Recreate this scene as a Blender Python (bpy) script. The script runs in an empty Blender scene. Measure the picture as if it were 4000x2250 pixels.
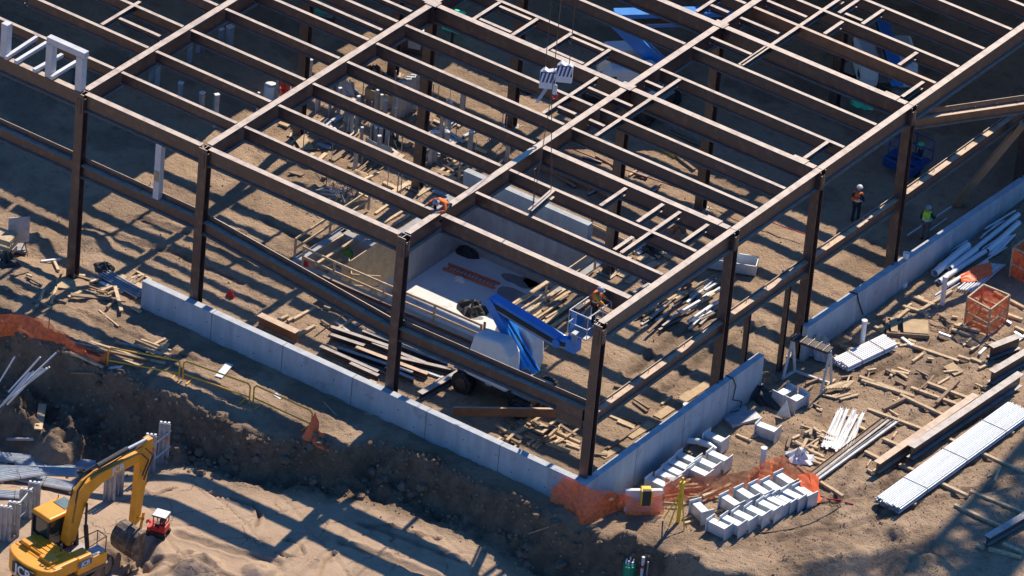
import bpy, math, random
import numpy as np
from mathutils import Vector, Matrix
random.seed(7)
RAD = math.radians
scene = bpy.context.scene
COL = scene.collection

# ------------------------------------------------------------------ camera
YAW, PIT, ROL = -0.5673078636856997, 0.5603936336536149, 0.09353611433096373
FPX = 29218.114751
CAM = Vector((136.96065226857468, -221.98410394509958, 174.52804716763654))
_fw = Vector((math.sin(YAW)*math.cos(PIT), math.cos(YAW)*math.cos(PIT), -math.sin(PIT)))
_rt = Vector((math.cos(YAW), -math.sin(YAW), 0.0)); _up = _rt.cross(_fw)
_r2 = _rt*math.cos(ROL) + _up*math.sin(ROL); _u2 = -_rt*math.sin(ROL) + _up*math.cos(ROL)
cd = bpy.data.cameras.new('camera'); cam = bpy.data.objects.new('camera', cd); COL.objects.link(cam)
cd.sensor_width = 36.0; cd.lens = 36.0*FPX/4000.0; cd.clip_start = 5.0; cd.clip_end = 5000.0
mw = Matrix((( _r2.x, _u2.x, -_fw.x, CAM.x), (_r2.y, _u2.y, -_fw.y, CAM.y), (_r2.z, _u2.z, -_fw.z, CAM.z), (0, 0, 0, 1)))
cam.matrix_world = mw
scene.camera = cam

# survey helper: where a sight line through a point of the reference meets a given height
REG = {'A': (0, 0), 'B': (980, 0), 'C': (1970, 0), 'D': (2950, 0), 'E': (0, 720), 'F': (980, 720), 'G': (1970, 720), 'H': (2950, 720),
       'I': (0, 1450), 'J': (980, 1450), 'K': (1970, 1450), 'L': (2950, 1450), 'M': (1200, 700), 'N': (0, 1650), 'O': (1700, 1100), 'P': (1100, 100), 'Z': (0, 0),
       'Q': (2200, 1700), 'R': (2750, 1250), 'S': (1700, 1600)}
RSC = {k: 1050/1902 for k in REG}
RSC.update(M=1200/1932, N=800/1932, O=800/1932, P=800/1932, Z=4000/2576, Q=700/1932, R=700/1932, S=700/1932)
def W(k, cx, cy, z=0.0):
    px = REG[k][0] + cx*RSC[k]; py = REG[k][1] + cy*RSC[k]
    d = _fw*FPX + _r2*(px-2000) - _u2*(py-1125)
    return CAM + d*((z-CAM.z)/d.z)

# ------------------------------------------------------------------ terrain height
YL = [0, 2.45, 4.87, 7.35, 9.85, 12.0, 14.15, 16.5, 18.75, 21.3, 23.75, 26.1, 28.0, 30.1, 32.4, 34.6]
XG = [0.0, -10.05, -20.5, -27.15]
TOP = 9.6
_tx = [-300, -60, -27, -24.3, -18, -14, -12.6, -11.7, -10, -9.4, -8, -5, -2, 0, 1.5, 3.5, 5, 6.6, 9.4, 11, 16, 40, 300]
_ty = [-5.4, -5.4, -5.5, -5.3, -5.1, -5.0, -4.8, -3.9, -3.6, -1.9, -1.7, -1.6, -1.6, -1.5, -0.9, 0.1, 0.0, 0.3, 2.0, 3.0, 5.0, 12, 12]
_bx = [-300, -60, -26, -22, -19.5, -17.3, -13, -10.2, -8.3, -5, -2, 0, 2, 4, 6, 8, 11, 16, 40, 300]
_by = [-9, -9, -9.4, -9.2, -8.0, -6.2, -6.3, -5.0, -3.5, -3.0, -3.0, -2.9, -2.5, -1.7, -1.6, -1.6, -1, 0.0, 8, 8]
def sm(t):
    t = np.clip(t, 0, 1); return t*t*(3-2*t)
def gh(x, y):
    x = np.asarray(x, float); y = np.asarray(y, float)
    yt = np.interp(x, _tx, _ty); yb = np.interp(x, _bx, _by)
    left = sm((-22.6-x)/2.0)
    strip = 0.64 - 0.1*sm((x+3)/4)
    edge = np.where(left > 0, 0.3 + left*(1.2), 0.3)
    # indoors is 0, the strip in front of the wall is a little higher
    fr = sm((-y - 0.2 + left*1.0)/(0.25 + 2.2*left))
    upper = strip*fr
    yard = sm((x-0.3)/0.4)
    upper = upper*(1-yard) + yard*(0.12)
    lower = -1.0 - 1.1*sm((-x-14.0)/5.0)*sm((y+14)/5.0) - 0.35*sm((-x-16)/8)
    lower = lower - 0.9*sm((x+3)/4)*(1-sm((x-6)/3))
    wd = np.maximum(yt-yb, .3); u = (yt-y)
    t = .72*sm(u/np.minimum(.85, wd*.6)) + .28*sm(u/wd)
    return upper*(1-t) + lower*t
def G(k, cx, cy, dz=0.0):
    z = 0.0
    for i in range(12):
        p = W(k, cx, cy, z+dz); z = 0.5*z + 0.5*float(gh(p.x, p.y))
    return Vector((p.x, p.y, z))

# ------------------------------------------------------------------ materials
MATS = {}
def nmat(name, col, rough=0.7, metal=0.0, var=0.25, scale=3.0, bump=0.0, bscale=20.0, col2=None, spec=0.5, dirt=None, alpha=None, top=None, streak=False):
    if name in MATS: return MATS[name]
    m = bpy.data.materials.new(name); m.use_nodes = True
    nt = m.node_tree; N = nt.nodes; L = nt.links
    b = N['Principled BSDF']
    b.inputs['Roughness'].default_value = rough; b.inputs['Metallic'].default_value = metal
    b.inputs['Specular IOR Level'].default_value = spec
    tc = N.new('ShaderNodeTexCoord'); geo = N.new('ShaderNodeNewGeometry'); oi = N.new('ShaderNodeObjectInfo')
    nz = N.new('ShaderNodeTexNoise'); nz.inputs['Scale'].default_value = scale; nz.inputs['Detail'].default_value = 6; nz.inputs['Roughness'].default_value = 0.62
    if streak:
        mp = N.new('ShaderNodeMapping'); mp.inputs['Scale'].default_value = (1, 1, .18); L.new(geo.outputs['Position'], mp.inputs['Vector']); L.new(mp.outputs[0], nz.inputs['Vector'])
    else: L.new(geo.outputs['Position'], nz.inputs['Vector'])
    mr = N.new('ShaderNodeMapRange'); mr.inputs['From Min'].default_value = 0.3; mr.inputs['From Max'].default_value = 0.7
    L.new(nz.outputs['Fac'], mr.inputs['Value'])
    mix = N.new('ShaderNodeMix'); mix.data_type = 'RGBA'
    c = Vector(col)
    c2 = Vector(col2) if col2 else c*(1-var)
    c1 = c if col2 else c*(1+var*0.5)
    mix.inputs['A'].default_value = (*c2, 1); mix.inputs['B'].default_value = (*c1, 1)
    L.new(mr.outputs['Result'], mix.inputs['Factor'])
    out = mix.outputs['Result']
    hsv = N.new('ShaderNodeHueSaturation')
    ma = N.new('ShaderNodeMath'); ma.operation = 'MULTIPLY_ADD'; ma.inputs[1].default_value = 0.3*min(1, var*2); ma.inputs[2].default_value = 1-0.15*min(1, var*2)
    L.new(oi.outputs['Random'], ma.inputs[0]); L.new(ma.outputs[0], hsv.inputs['Value']); L.new(out, hsv.inputs['Color']); out = hsv.outputs['Color']
    if dirt:
        n2 = N.new('ShaderNodeTexNoise'); n2.inputs['Scale'].default_value = dirt[1]; n2.inputs['Detail'].default_value = 8; n2.inputs['Roughness'].default_value = .7
        L.new(geo.outputs['Position'], n2.inputs['Vector'])
        r2 = N.new('ShaderNodeMapRange'); r2.inputs['From Min'].default_value = dirt[2]; r2.inputs['From Max'].default_value = dirt[2]+.1; r2.inputs['To Max'].default_value = dirt[3]
        L.new(n2.outputs['Fac'], r2.inputs['Value'])
        mx = N.new('ShaderNodeMix'); mx.data_type = 'RGBA'; mx.inputs['B'].default_value = (*dirt[0], 1)
        L.new(out, mx.inputs['A']); L.new(r2.outputs['Result'], mx.inputs['Factor']); out = mx.outputs['Result']
    if streak:      # soil splashed up the foot of the wall
        sz = N.new('ShaderNodeSeparateXYZ'); L.new(geo.outputs['Position'], sz.inputs[0])
        rz_ = N.new('ShaderNodeMapRange'); rz_.inputs['From Min'].default_value = .35; rz_.inputs['From Max'].default_value = 1.25; rz_.inputs['To Min'].default_value = .62; rz_.inputs['To Max'].default_value = 0.0; L.new(sz.outputs['Z'], rz_.inputs['Value'])
        ns = N.new('ShaderNodeTexNoise'); ns.inputs['Scale'].default_value = 1.8; ns.inputs['Detail'].default_value = 8; L.new(geo.outputs['Position'], ns.inputs['Vector'])
        ms = N.new('ShaderNodeMath'); ms.operation = 'MULTIPLY'; L.new(rz_.outputs[0], ms.inputs[0]); L.new(ns.outputs['Fac'], ms.inputs[1])
        m6 = N.new('ShaderNodeMix'); m6.data_type = 'RGBA'; m6.inputs['B'].default_value = (.22, .16, .115, 1); L.new(ms.outputs[0], m6.inputs['Factor']); L.new(out, m6.inputs['A']); out = m6.outputs['Result']
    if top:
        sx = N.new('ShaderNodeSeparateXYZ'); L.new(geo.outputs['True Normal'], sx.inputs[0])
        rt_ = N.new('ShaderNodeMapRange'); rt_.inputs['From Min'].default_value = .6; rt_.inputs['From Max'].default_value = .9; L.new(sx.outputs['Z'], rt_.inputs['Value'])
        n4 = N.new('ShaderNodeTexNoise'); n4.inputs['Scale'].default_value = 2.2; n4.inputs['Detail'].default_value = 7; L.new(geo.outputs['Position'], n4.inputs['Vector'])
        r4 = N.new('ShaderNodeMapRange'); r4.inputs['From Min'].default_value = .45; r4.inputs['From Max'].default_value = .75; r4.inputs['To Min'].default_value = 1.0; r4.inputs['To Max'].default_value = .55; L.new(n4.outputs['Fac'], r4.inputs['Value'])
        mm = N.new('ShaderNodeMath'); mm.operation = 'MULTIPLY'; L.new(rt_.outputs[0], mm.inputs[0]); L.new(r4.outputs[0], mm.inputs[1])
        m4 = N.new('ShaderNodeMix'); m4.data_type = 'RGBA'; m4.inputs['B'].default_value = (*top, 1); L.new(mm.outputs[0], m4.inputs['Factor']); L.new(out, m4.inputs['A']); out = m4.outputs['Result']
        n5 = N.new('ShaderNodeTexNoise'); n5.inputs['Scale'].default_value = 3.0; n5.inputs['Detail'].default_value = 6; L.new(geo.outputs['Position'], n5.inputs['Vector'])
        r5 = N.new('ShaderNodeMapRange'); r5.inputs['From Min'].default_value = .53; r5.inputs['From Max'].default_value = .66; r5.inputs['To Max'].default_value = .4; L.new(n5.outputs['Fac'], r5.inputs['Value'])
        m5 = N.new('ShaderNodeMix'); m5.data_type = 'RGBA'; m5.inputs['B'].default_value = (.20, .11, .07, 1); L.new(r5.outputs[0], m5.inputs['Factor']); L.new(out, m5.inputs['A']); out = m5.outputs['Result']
    L.new(out, b.inputs['Base Color'])
    if alpha is not None:
        na = N.new('ShaderNodeTexNoise'); na.inputs['Scale'].default_value = 5; na.inputs['Detail'].default_value = 3; L.new(geo.outputs['Position'], na.inputs['Vector'])
        ra = N.new('ShaderNodeMapRange'); ra.inputs['From Min'].default_value = .38; ra.inputs['From Max'].default_value = .62; ra.inputs['To Min'].default_value = alpha-.16; ra.inputs['To Max'].default_value = min(1, alpha+.16); L.new(na.outputs['Fac'], ra.inputs['Value']); L.new(ra.outputs[0], b.inputs['Alpha'])
    if bump:
        n3 = N.new('ShaderNodeTexNoise'); n3.inputs['Scale'].default_value = bscale; n3.inputs['Detail'].default_value = 5
        L.new(geo.outputs['Position'], n3.inputs['Vector'])
        bp = N.new('ShaderNodeBump'); bp.inputs['Strength'].default_value = bump; bp.inputs['Distance'].default_value = 0.03
        L.new(n3.outputs['Fac'], bp.inputs['Height']); L.new(bp.outputs['Normal'], b.inputs['Normal'])
    MATS[name] = m; return m

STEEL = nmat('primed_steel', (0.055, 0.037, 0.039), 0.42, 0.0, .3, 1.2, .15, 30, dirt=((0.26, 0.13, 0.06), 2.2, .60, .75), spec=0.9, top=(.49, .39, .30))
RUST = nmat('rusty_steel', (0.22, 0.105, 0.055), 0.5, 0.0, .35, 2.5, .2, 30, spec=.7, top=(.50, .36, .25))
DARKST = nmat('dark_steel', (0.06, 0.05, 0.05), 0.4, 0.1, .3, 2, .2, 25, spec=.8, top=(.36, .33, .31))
GALV = nmat('galvanised_steel', (0.58, 0.63, 0.68), 0.42, 0.35, .2, 4, .05, 30)
GALVD = nmat('worn_galvanised', (0.38, 0.41, 0.45), 0.5, 0.35, .3, 3, .1, 20, dirt=((.3, .22, .15), 3, .6, .5))
WHITE = nmat('white_paint', (0.74, 0.75, 0.76), 0.5, 0.0, .1, 4, dirt=((.42, .36, .29), 4, .62, .5))
CREAM = nmat('pale_paint', (0.56, 0.57, 0.58), 0.45, 0.0, .15, 2, dirt=((.3, .26, .22), 3, .62, .6))
CONC = nmat('wall_concrete', (0.42, 0.46, 0.50), 0.85, 0, .22, 2.4, .35, 12, dirt=((.24, .23, .22), 1.3, .58, .6), streak=True)
CONCF = nmat('floor_concrete', (0.64, 0.65, 0.66), 0.8, 0, .15, .5, .1, 10, dirt=((.24, .22, .20), .55, .62, .75))
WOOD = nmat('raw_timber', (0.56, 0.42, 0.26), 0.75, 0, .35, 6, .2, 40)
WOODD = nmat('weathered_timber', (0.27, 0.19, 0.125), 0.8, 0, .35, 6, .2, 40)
PLY = nmat('plywood', (0.46, 0.33, 0.19), 0.75, 0, .25, 3, .1, 30, dirt=((.3, .22, .15), 2.5, .6, .6))
ORMESH = nmat('orange_mesh', (1.0, 0.20, 0.05), 0.6, 0, .15, 5, alpha=.68)
ORANGE = nmat('orange_plastic', (1.0, 0.17, 0.04), 0.5, 0, .2, 5)
RED = nmat('red_paint', (0.62, 0.035, 0.03), 0.45, 0, .2, 3)
GREEN = nmat('green_paint', (0.02, 0.33, 0.17), 0.45, 0, .2, 3)
BLUE = nmat('blue_paint', (0.02, 0.25, 0.76), 0.35, 0, .2, 2, spec=.7)
YEL = nmat('machine_yellow', (0.84, 0.34, 0.018), 0.4, 0, .15, 2, dirt=((.28, .18, .08), 1.8, .62, .7))
BAR = nmat('barrier_yellow', (0.85, 0.42, 0.03), 0.45, 0, .1, 3)
BRYEL = nmat('bright_yellow', (0.80, 0.55, 0.03), 0.45, 0, .1, 3)
BLACK = nmat('black_rubber', (0.025, 0.024, 0.024), 0.75, 0, .3, 6, .4, 30, dirt=((.16, .12, .09), 5, .55, .6))
MUDST = nmat('muddy_steel', (0.10, 0.08, 0.065), 0.6, .2, .4, 3, .4, 15, dirt=((.25, .19, .14), 3, .5, .8))
GLASS = nmat('cab_glass', (0.03, 0.05, 0.05), 0.08, 0, .1, 3, spec=.9)
TARP = nmat('black_tarp', (0.03, 0.033, 0.038), 0.6, 0, .3, 3, .5, 12)
PVC = nmat('white_pvc', (0.72, 0.74, 0.76), 0.4, 0, .1, 4)
SKIN = nmat('skin', (0.42, 0.24, 0.16), 0.6, 0, .1, 9)
LIME = nmat('lime_fabric', (0.50, 0.85, 0.06), 0.8, 0, .15, 6)
NAVY = nmat('navy_fabric', (0.02, 0.025, 0.04), 0.85, 0, .3, 6)
GREYF = nmat('grey_fabric', (0.16, 0.16, 0.17), 0.85, 0, .3, 6)
ORF = nmat('orange_fabric', (0.85, 0.16, 0.03), 0.75, 0, .15, 6)
REFL = nmat('reflective_tape', (0.75, 0.77, 0.78), 0.4, 0, .1, 6)
TUBEM = nmat('zinc_tube', (0.46, 0.52, 0.60), 0.4, 0.3, .3, 9)
LADR = nmat('ladder_orange', (.62, .17, .08), .5, 0, .2, 5)
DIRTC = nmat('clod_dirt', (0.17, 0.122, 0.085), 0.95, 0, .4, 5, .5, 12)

# ------------------------------------------------------------------ mesh building
class MB:
    def __init__(s): s.v = []; s.f = []
    def add(s, vs, fs):
        n = len(s.v); s.v += [tuple(v) for v in vs]; s.f += [tuple(i+n for i in f) for f in fs]
    def box(s, c, d, rz=0, taper=1.0):
        x, y, z = d[0]/2, d[1]/2, d[2]/2; cr, sr = math.cos(rz), math.sin(rz); vs = []
        for sz in (-1, 1):
            t = taper if sz > 0 else 1
            for sx, sy in ((-1, -1), (1, -1), (1, 1), (-1, 1)):
                a, b = sx*x*t, sy*y*t; vs.append((c[0]+a*cr-b*sr, c[1]+a*sr+b*cr, c[2]+sz*z))
        s.add(vs, [(3, 2, 1, 0), (4, 5, 6, 7), (0, 1, 5, 4), (1, 2, 6, 5), (2, 3, 7, 6), (3, 0, 4, 7)]); return s
    def frame(s, p0, p1, upv=Vector((0, 0, 1))):
        p0, p1 = Vector(p0), Vector(p1); d = (p1-p0).normalized()
        if abs(d.dot(upv)) > .98: upv = Vector((0, 1, 0))
        r = d.cross(upv).normalized(); u = r.cross(d).normalized(); return p0, p1, r, u
    def extr(s, p0, p1, prof, upv=Vector((0, 0, 1)), cap=True):
        p0, p1, r, u = s.frame(p0, p1, upv); n = len(prof)
        vs = [p0 + r*a + u*b for a, b in prof] + [p1 + r*a + u*b for a, b in prof]
        fs = [(i, i+n, (i+1) % n + n, (i+1) % n) for i in range(n)]
        if cap: fs += [tuple(range(n)), tuple(reversed(range(n, 2*n)))]
        s.add(vs, fs); return s
    def bar(s, p0, p1, w, h, upv=Vector((0, 0, 1)), dz=0):
        return s.extr(p0, p1, [(-w/2, -h/2+dz), (-w/2, h/2+dz), (w/2, h/2+dz), (w/2, -h/2+dz)], upv)
    def tube(s, p0, p1, r, n=8, r1=None):
        p0, p1, a, u = s.frame(p0, p1); r1 = r if r1 is None else r1
        vs = [p0+a*math.cos(2*math.pi*i/n)*r+u*math.sin(2*math.pi*i/n)*r for i in range(n)] + [p1+a*math.cos(2*math.pi*i/n)*r1+u*math.sin(2*math.pi*i/n)*r1 for i in range(n)]
        s.add(vs, [(i, (i+1) % n, (i+1) % n+n, i+n) for i in range(n)] + [tuple(reversed(range(n))), tuple(range(n, 2*n))]); return s
    def path(s, pts, r, n=6):
        for a, b in zip(pts, pts[1:]):
            if (Vector(b)-Vector(a)).length > 1e-4: s.tube(a, b, r, n)
        return s
    def hollow(s, p0, p1, r, t=.015, n=12):
        p0, p1, a, u = s.frame(p0, p1); vs = []
        for p in (p0, p1):
            for q in (r, r-t):
                vs += [p+a*math.cos(2*math.pi*i/n)*q+u*math.sin(2*math.pi*i/n)*q for i in range(n)]
        fs = []
        for i in range(n):
            j = (i+1) % n
            fs += [(i, j, j+2*n, i+2*n), (j+n, i+n, i+3*n, j+3*n), (j, i, i+n, j+n), (i+2*n, j+2*n, j+3*n, i+3*n)]
        s.add(vs, fs); return s
    def ibeam(s, p0, p1, h, w, tf=.03, tw=.02, upv=Vector((0, 0, 1))):
        # p0-p1 run along the centre of the top flange
        a, b = w/2, tw/2
        pr = [(-a, 0), (a, 0), (a, -tf), (b, -tf), (b, -h+tf), (a, -h+tf), (a, -h), (-a, -h), (-a, -h+tf), (-b, -h+tf), (-b, -tf), (-a, -tf)]
        p0, p1, r, u = s.frame(p0, p1, upv); n = 12
        vs = [p0+r*x+u*y for x, y in pr]+[p1+r*x+u*y for x, y in pr]
        fs = [(i, i+n, (i+1) % n+n, (i+1) % n) for i in range(n)]
        for o in (0, n):
            q = [(0, 1, 2, 11), (3, 4, 9, 10), (5, 6, 7, 8), (2, 3, 10, 11), (4, 5, 8, 9)]
            fs += [tuple(i+o for i in (f if o else reversed(f))) for f in q]
        s.add(vs, fs); return s
    def sphere(s, c, r, n=10, m=7, sc=(1, 1, 1), zmin=-1):
        vs = []; c = Vector(c)
        for j in range(m+1):
            ph = math.asin(zmin) if False else None
            t = zmin + (1-zmin)*j/m; t = max(-1, min(1, math.sin((math.asin(zmin) + (math.pi/2-math.asin(zmin))*j/m))))
            q = math.sqrt(max(0, 1-t*t))
            vs += [c+Vector((math.cos(2*math.pi*i/n)*q*r*sc[0], math.sin(2*math.pi*i/n)*q*r*sc[1], t*r*sc[2])) for i in range(n)]
        fs = [(j*n+i, j*n+(i+1) % n, (j+1)*n+(i+1) % n, (j+1)*n+i) for j in range(m) for i in range(n)]
        fs.append(tuple(reversed(range(n))))
        s.add(vs, fs); return s
    def prism(s, poly, p, ax, ay, an, th):
        # poly in the (ax, ay) plane about p, thickness th along an (centred)
        p, ax, ay, an = map(Vector, (p, ax, ay, an)); n = len(poly)
        vs = [p+ax*a+ay*b-an*th/2 for a, b in poly]+[p+ax*a+ay*b+an*th/2 for a, b in poly]
        s.add(vs, [(i, (i+1) % n, (i+1) % n+n, i+n) for i in range(n)]+[tuple(reversed(range(n))), tuple(range(n, 2*n))]); return s
    def build(s, name, mat, parent=None, smooth=False, bevel=0.0, world=False):
        me = bpy.data.meshes.new(name)
        v = [Vector(q) for q in s.v]; loc = Vector((0, 0, 0))
        if parent is None:
            xs = [q.x for q in v]; ys = [q.y for q in v]; zs = [q.z for q in v]
            loc = Vector(((min(xs)+max(xs))/2, (min(ys)+max(ys))/2, min(zs)))
        elif world:
            loc = Vector((0, 0, 0)); 
            inv = parent.matrix_basis.inverted(); v = [inv @ q for q in v]
        me.from_pydata([q-loc for q in v], [], s.f); me.validate(); me.update()
        import bmesh
        bm = bmesh.new(); bm.from_mesh(me); bmesh.ops.recalc_face_normals(bm, faces=bm.faces); bm.to_mesh(me); bm.free()
        if smooth:
            me.shade_smooth(); 
        o = bpy.data.objects.new(name, me); COL.objects.link(o); o.location = loc
        if mat: me.materials.append(mat)
        if parent is not None: o.parent = parent
        if bevel:
            bv = o.modifiers.new('bevel', 'BEVEL'); bv.width = bevel; bv.segments = 2; bv.limit_method = 'ANGLE'; bv.angle_limit = RAD(40)
        return o
def tag(o, label=None, cat=None, group=None, kind=None):
    if label: o['label'] = label
    if cat: o['category'] = cat
    if group: o['group'] = group
    if kind: o['kind'] = kind
    return o
def empty(name, loc, rz=0, label=None, cat=None, group=None):
    o = bpy.data.objects.new(name, None); COL.objects.link(o); o.location = loc; o.rotation_euler = (0, 0, rz); o.empty_display_size = .3
    return tag(o, label, cat, group)
def copy_tree(o, loc=None, rz=None, label=None, group=None, parent=None):
    c = o.copy(); COL.objects.link(c); c.parent = parent
    if loc is not None: c.location = loc
    if rz is not None: c.rotation_euler = (0, 0, rz)
    if label: c['label'] = label
    if group: c['group'] = group
    for ch in [x for x in bpy.data.objects if x.parent == o]: copy_tree(ch, parent=c)
    return c
def text_mesh(name, body, size, mat, parent, loc, rot, extrude=.012):
    cu = bpy.data.curves.new(name, 'FONT'); cu.body = body; cu.size = size; cu.extrude = extrude; cu.align_x = 'CENTER'; cu.align_y = 'CENTER'; cu.offset = size*.02
    t = bpy.data.objects.new(name, cu); COL.objects.link(t)
    bpy.context.view_layer.update()
    me = bpy.data.meshes.new_from_object(t.evaluated_get(bpy.context.evaluated_depsgraph_get()))
    bpy.data.objects.remove(t)
    o = bpy.data.objects.new(name, me); COL.objects.link(o); me.materials.clear(); me.materials.append(mat)
    o.parent = parent; o.location = loc; o.rotation_euler = rot; return o

# ------------------------------------------------------------------ world and sun
TX, TY = 0.13, 0.97                       # shadow shift per metre of height
sunv = Vector((-TX, TY, 1)).normalized()  # towards the sun
elev = math.asin(sunv.z); azim = math.atan2(sunv.x, sunv.y)
w = bpy.data.worlds.new('World'); scene.world = w; w.use_nodes = True
nt = w.node_tree; bg = nt.nodes['Background']
sky = nt.nodes.new('ShaderNodeTexSky'); sky.sky_type = 'NISHITA'; sky.sun_disc = False
sky.sun_elevation = elev; sky.sun_rotation = azim; sky.air_density = 1.2; sky.dust_density = .4; sky.ozone_density = 2.0
tint = nt.nodes.new('ShaderNodeMix'); tint.data_type = 'RGBA'; tint.blend_type = 'MULTIPLY'; tint.inputs['Factor'].default_value = 1.0
tint.inputs['B'].default_value = (.47, 1.12, 1.95, 1); nt.links.new(sky.outputs[0], tint.inputs['A'])   # deep clear winter sky
nt.links.new(tint.outputs['Result'], bg.inputs[0]); bg.inputs[1].default_value = 0.052
sl = bpy.data.lights.new('sun', 'SUN'); sl.energy = 5.0; sl.angle = RAD(.53); sl.color = (1.0, .86, .69)
so = bpy.data.objects.new('sun', sl); COL.objects.link(so); so.location = (0, 40, 60)
so.rotation_euler = sunv.to_track_quat('Z', 'Y').to_euler()
scene.view_settings.view_transform = 'Standard'; scene.view_settings.look = 'None'
scene.view_settings.exposure = 0.42; scene.view_settings.gamma = 1.0
# ------------------------------------------------------------------ ground sheet
def vnoise(x, y, seed):
    rs = np.random.RandomState(seed); T = rs.rand(256, 256)
    xi = np.floor(x).astype(int); yi = np.floor(y).astype(int); fx = x-xi; fy = y-yi
    fx = fx*fx*(3-2*fx); fy = fy*fy*(3-2*fy)
    a = T[xi & 255, yi & 255]; b = T[(xi+1) & 255, yi & 255]; c = T[xi & 255, (yi+1) & 255]; d = T[(xi+1) & 255, (yi+1) & 255]
    return (a*(1-fx)+b*fx)*(1-fy)+(c*(1-fx)+d*fx)*fy - .5
def fbm(x, y, f, o, seed, g=.5):
    s = 0; a = 1
    for i in range(o):
        ca, sa = math.cos(i*1.1+.4), math.sin(i*1.1+.4)
        s = s + a*vnoise((x*ca-y*sa)*f+13.7*i, (x*sa+y*ca)*f+7.1*i, seed+i); a *= g; f *= 2.03
    return s
PITS = [(-18.6, -11.0, 7.75, 17.5), (-20.6, -18.6, 7.75, 11.0)]
def seq(lo, hi, st):
    core = np.arange(lo, hi, st); out = []; d = st; v = lo
    while v > -900: d *= 1.35; v -= d; out.append(v)
    lowp = out[::-1]; out = []; d = st; v = core[-1]
    while v < 900: d *= 1.35; v += d; out.append(v)
    return np.concatenate([lowp, core, out])
gx = seq(-47.0, 18.0, .088); gy = seq(-21.0, 53.5, .095)
X, Y = np.meshgrid(gx, gy, indexing='ij')
Z = gh(X, Y)
yt = np.interp(X, _tx, _ty); yb = np.interp(X, _bx, _by)
slope = np.exp(-((Y-(yt+yb)/2)/(.6*np.maximum(yt-yb, 1)))**2)
inside = (X < .2) & (Y > -.3)
infl = (Y < yb-.5)*(X < 3)
flat = sm((yb-.3-Y)/1.0)*(1-sm((X+1)/5))
rough = 1-.93*flat
fld = 1.0*(np.abs(X) < 60)*(np.abs(Y) < 70)
n1 = fbm(X, Y, .33, 3, 11); n2 = fbm(X*1.0, Y*1.0, 1.1, 4, 31, .55); n3 = fbm(X, Y, 2.6, 4, 71, .7)
ridge = -np.abs(fbm(X, Y*1.0, .8, 4, 51, .6))
Z = Z + fld*(n1*.06*rough + n2*.045*rough*(1-.4*inside) + n3*.07*(1-.35*inside)*(.12+.88*rough))
# trodden waves inside, running along the frame
Z += fld*inside*(.018*np.sin(Y*3.4+2.5*fbm(X, Y, .25, 2, 5)*4+.35*X)*(.6+n2))
Z += fld*slope*(ridge*.45 + fbm(X, Y, .9, 5, 91, .58)*.85)*sm((1.5-X)/3+.45)
# track marks and drag ruts on the lower floor
rut = np.abs(np.sin((Y*.8+X*.34+1.9*fbm(X, Y, .16, 2, 8))*1.35)); Z -= fld*flat*.06*np.exp(-(rut/.05)**2)
rut2 = np.abs(np.sin((Y*.2-X*.55+3.0*fbm(X, Y, .12, 2, 18))*1.1)); Z -= fld*flat*.05*np.exp(-(rut2/.035)**2)
RUTM = np.zeros(X.shape)
def track(pts, hw=.2, dep=.07, gauge=0.0, col=None):
    global Z, RUTM
    for off in ((-gauge/2, gauge/2) if gauge else (0,)):
        D = np.full(X.shape, 9.0)
        for (x0, y0), (x1, y1) in zip(pts, pts[1:]):
            dx, dy = x1-x0, y1-y0; L2 = math.hypot(dx, dy); ox, oy = -dy/L2*off, dx/L2*off
            t = np.clip(((X-x0-ox)*dx+(Y-y0-oy)*dy)/L2**2, 0, 1); D = np.minimum(D, np.hypot(X-x0-ox-t*dx, Y-y0-oy-t*dy))
        D = D+.05*np.sin(X*5+Y*3)
        RUTM = np.maximum(RUTM, np.exp(-(D/(hw*.8))**2))
        Z = Z - dep*1.2*np.exp(-(D/hw)**4) + dep*.8*np.exp(-((D-hw*1.45)/(hw*.4))**2)
def TK(k, pts): return [tuple(G(k, *p)[:2]) for p in pts]
track(TK('J', [(0, 930), (60, 1010), (30, 1100)]), .09, .10); track(TK('I', [(1480, 860), (1650, 905), (1780, 950), (1840, 1020)]), .09, .10); track(TK('I', [(960, 830), (1080, 875), (1240, 830)]), .09, .10)
track(TK('J', [(480, 1449), (520, 1340), (590, 1290)]), .09, .10); track(TK('J', [(260, 1190), (350, 1230), (370, 1290), (320, 1320), (170, 1290)]), .09, .10)
track(TK('I', [(900, 1449), (1100, 1350), (1230, 1240)]), .18, .07, 1.6); track(TK('I', [(1000, 1240), (1180, 1230), (1500, 1330), (1900, 1440)]), .2, .06, 1.9)
track(TK('J', [(860, 1090), (1000, 1100), (1200, 1160), (1330, 1190)]), .09, .10); track(TK('J', [(700, 1140), (1000, 1240), (1400, 1400)]), .2, .05, 1.7)
track(TK('L', [(100, 1100), (600, 1010), (1200, 830), (1750, 700)]), .22, .06, 1.9); track(TK('L', [(650, 1110), (900, 560), (1300, 350), (1700, 160)]), .2, .05, 1.8); track(TK('H', [(900, 1420), (1250, 1240), (1700, 1010)]), .2, .06, 1.8)
track(TK('G', [(1000, 1400), (1300, 1150), (1700, 930)]), .2, .06, 1.8); track(TK('E', [(560, 900), (1000, 1100), (1400, 1250)]), .15, .05); track(TK('E', [(900, 300), (1300, 420), (1800, 640)]), .2, .06, 1.8); track(TK('F', [(0, 300), (400, 520)]), .2, .06, 1.8)
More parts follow.
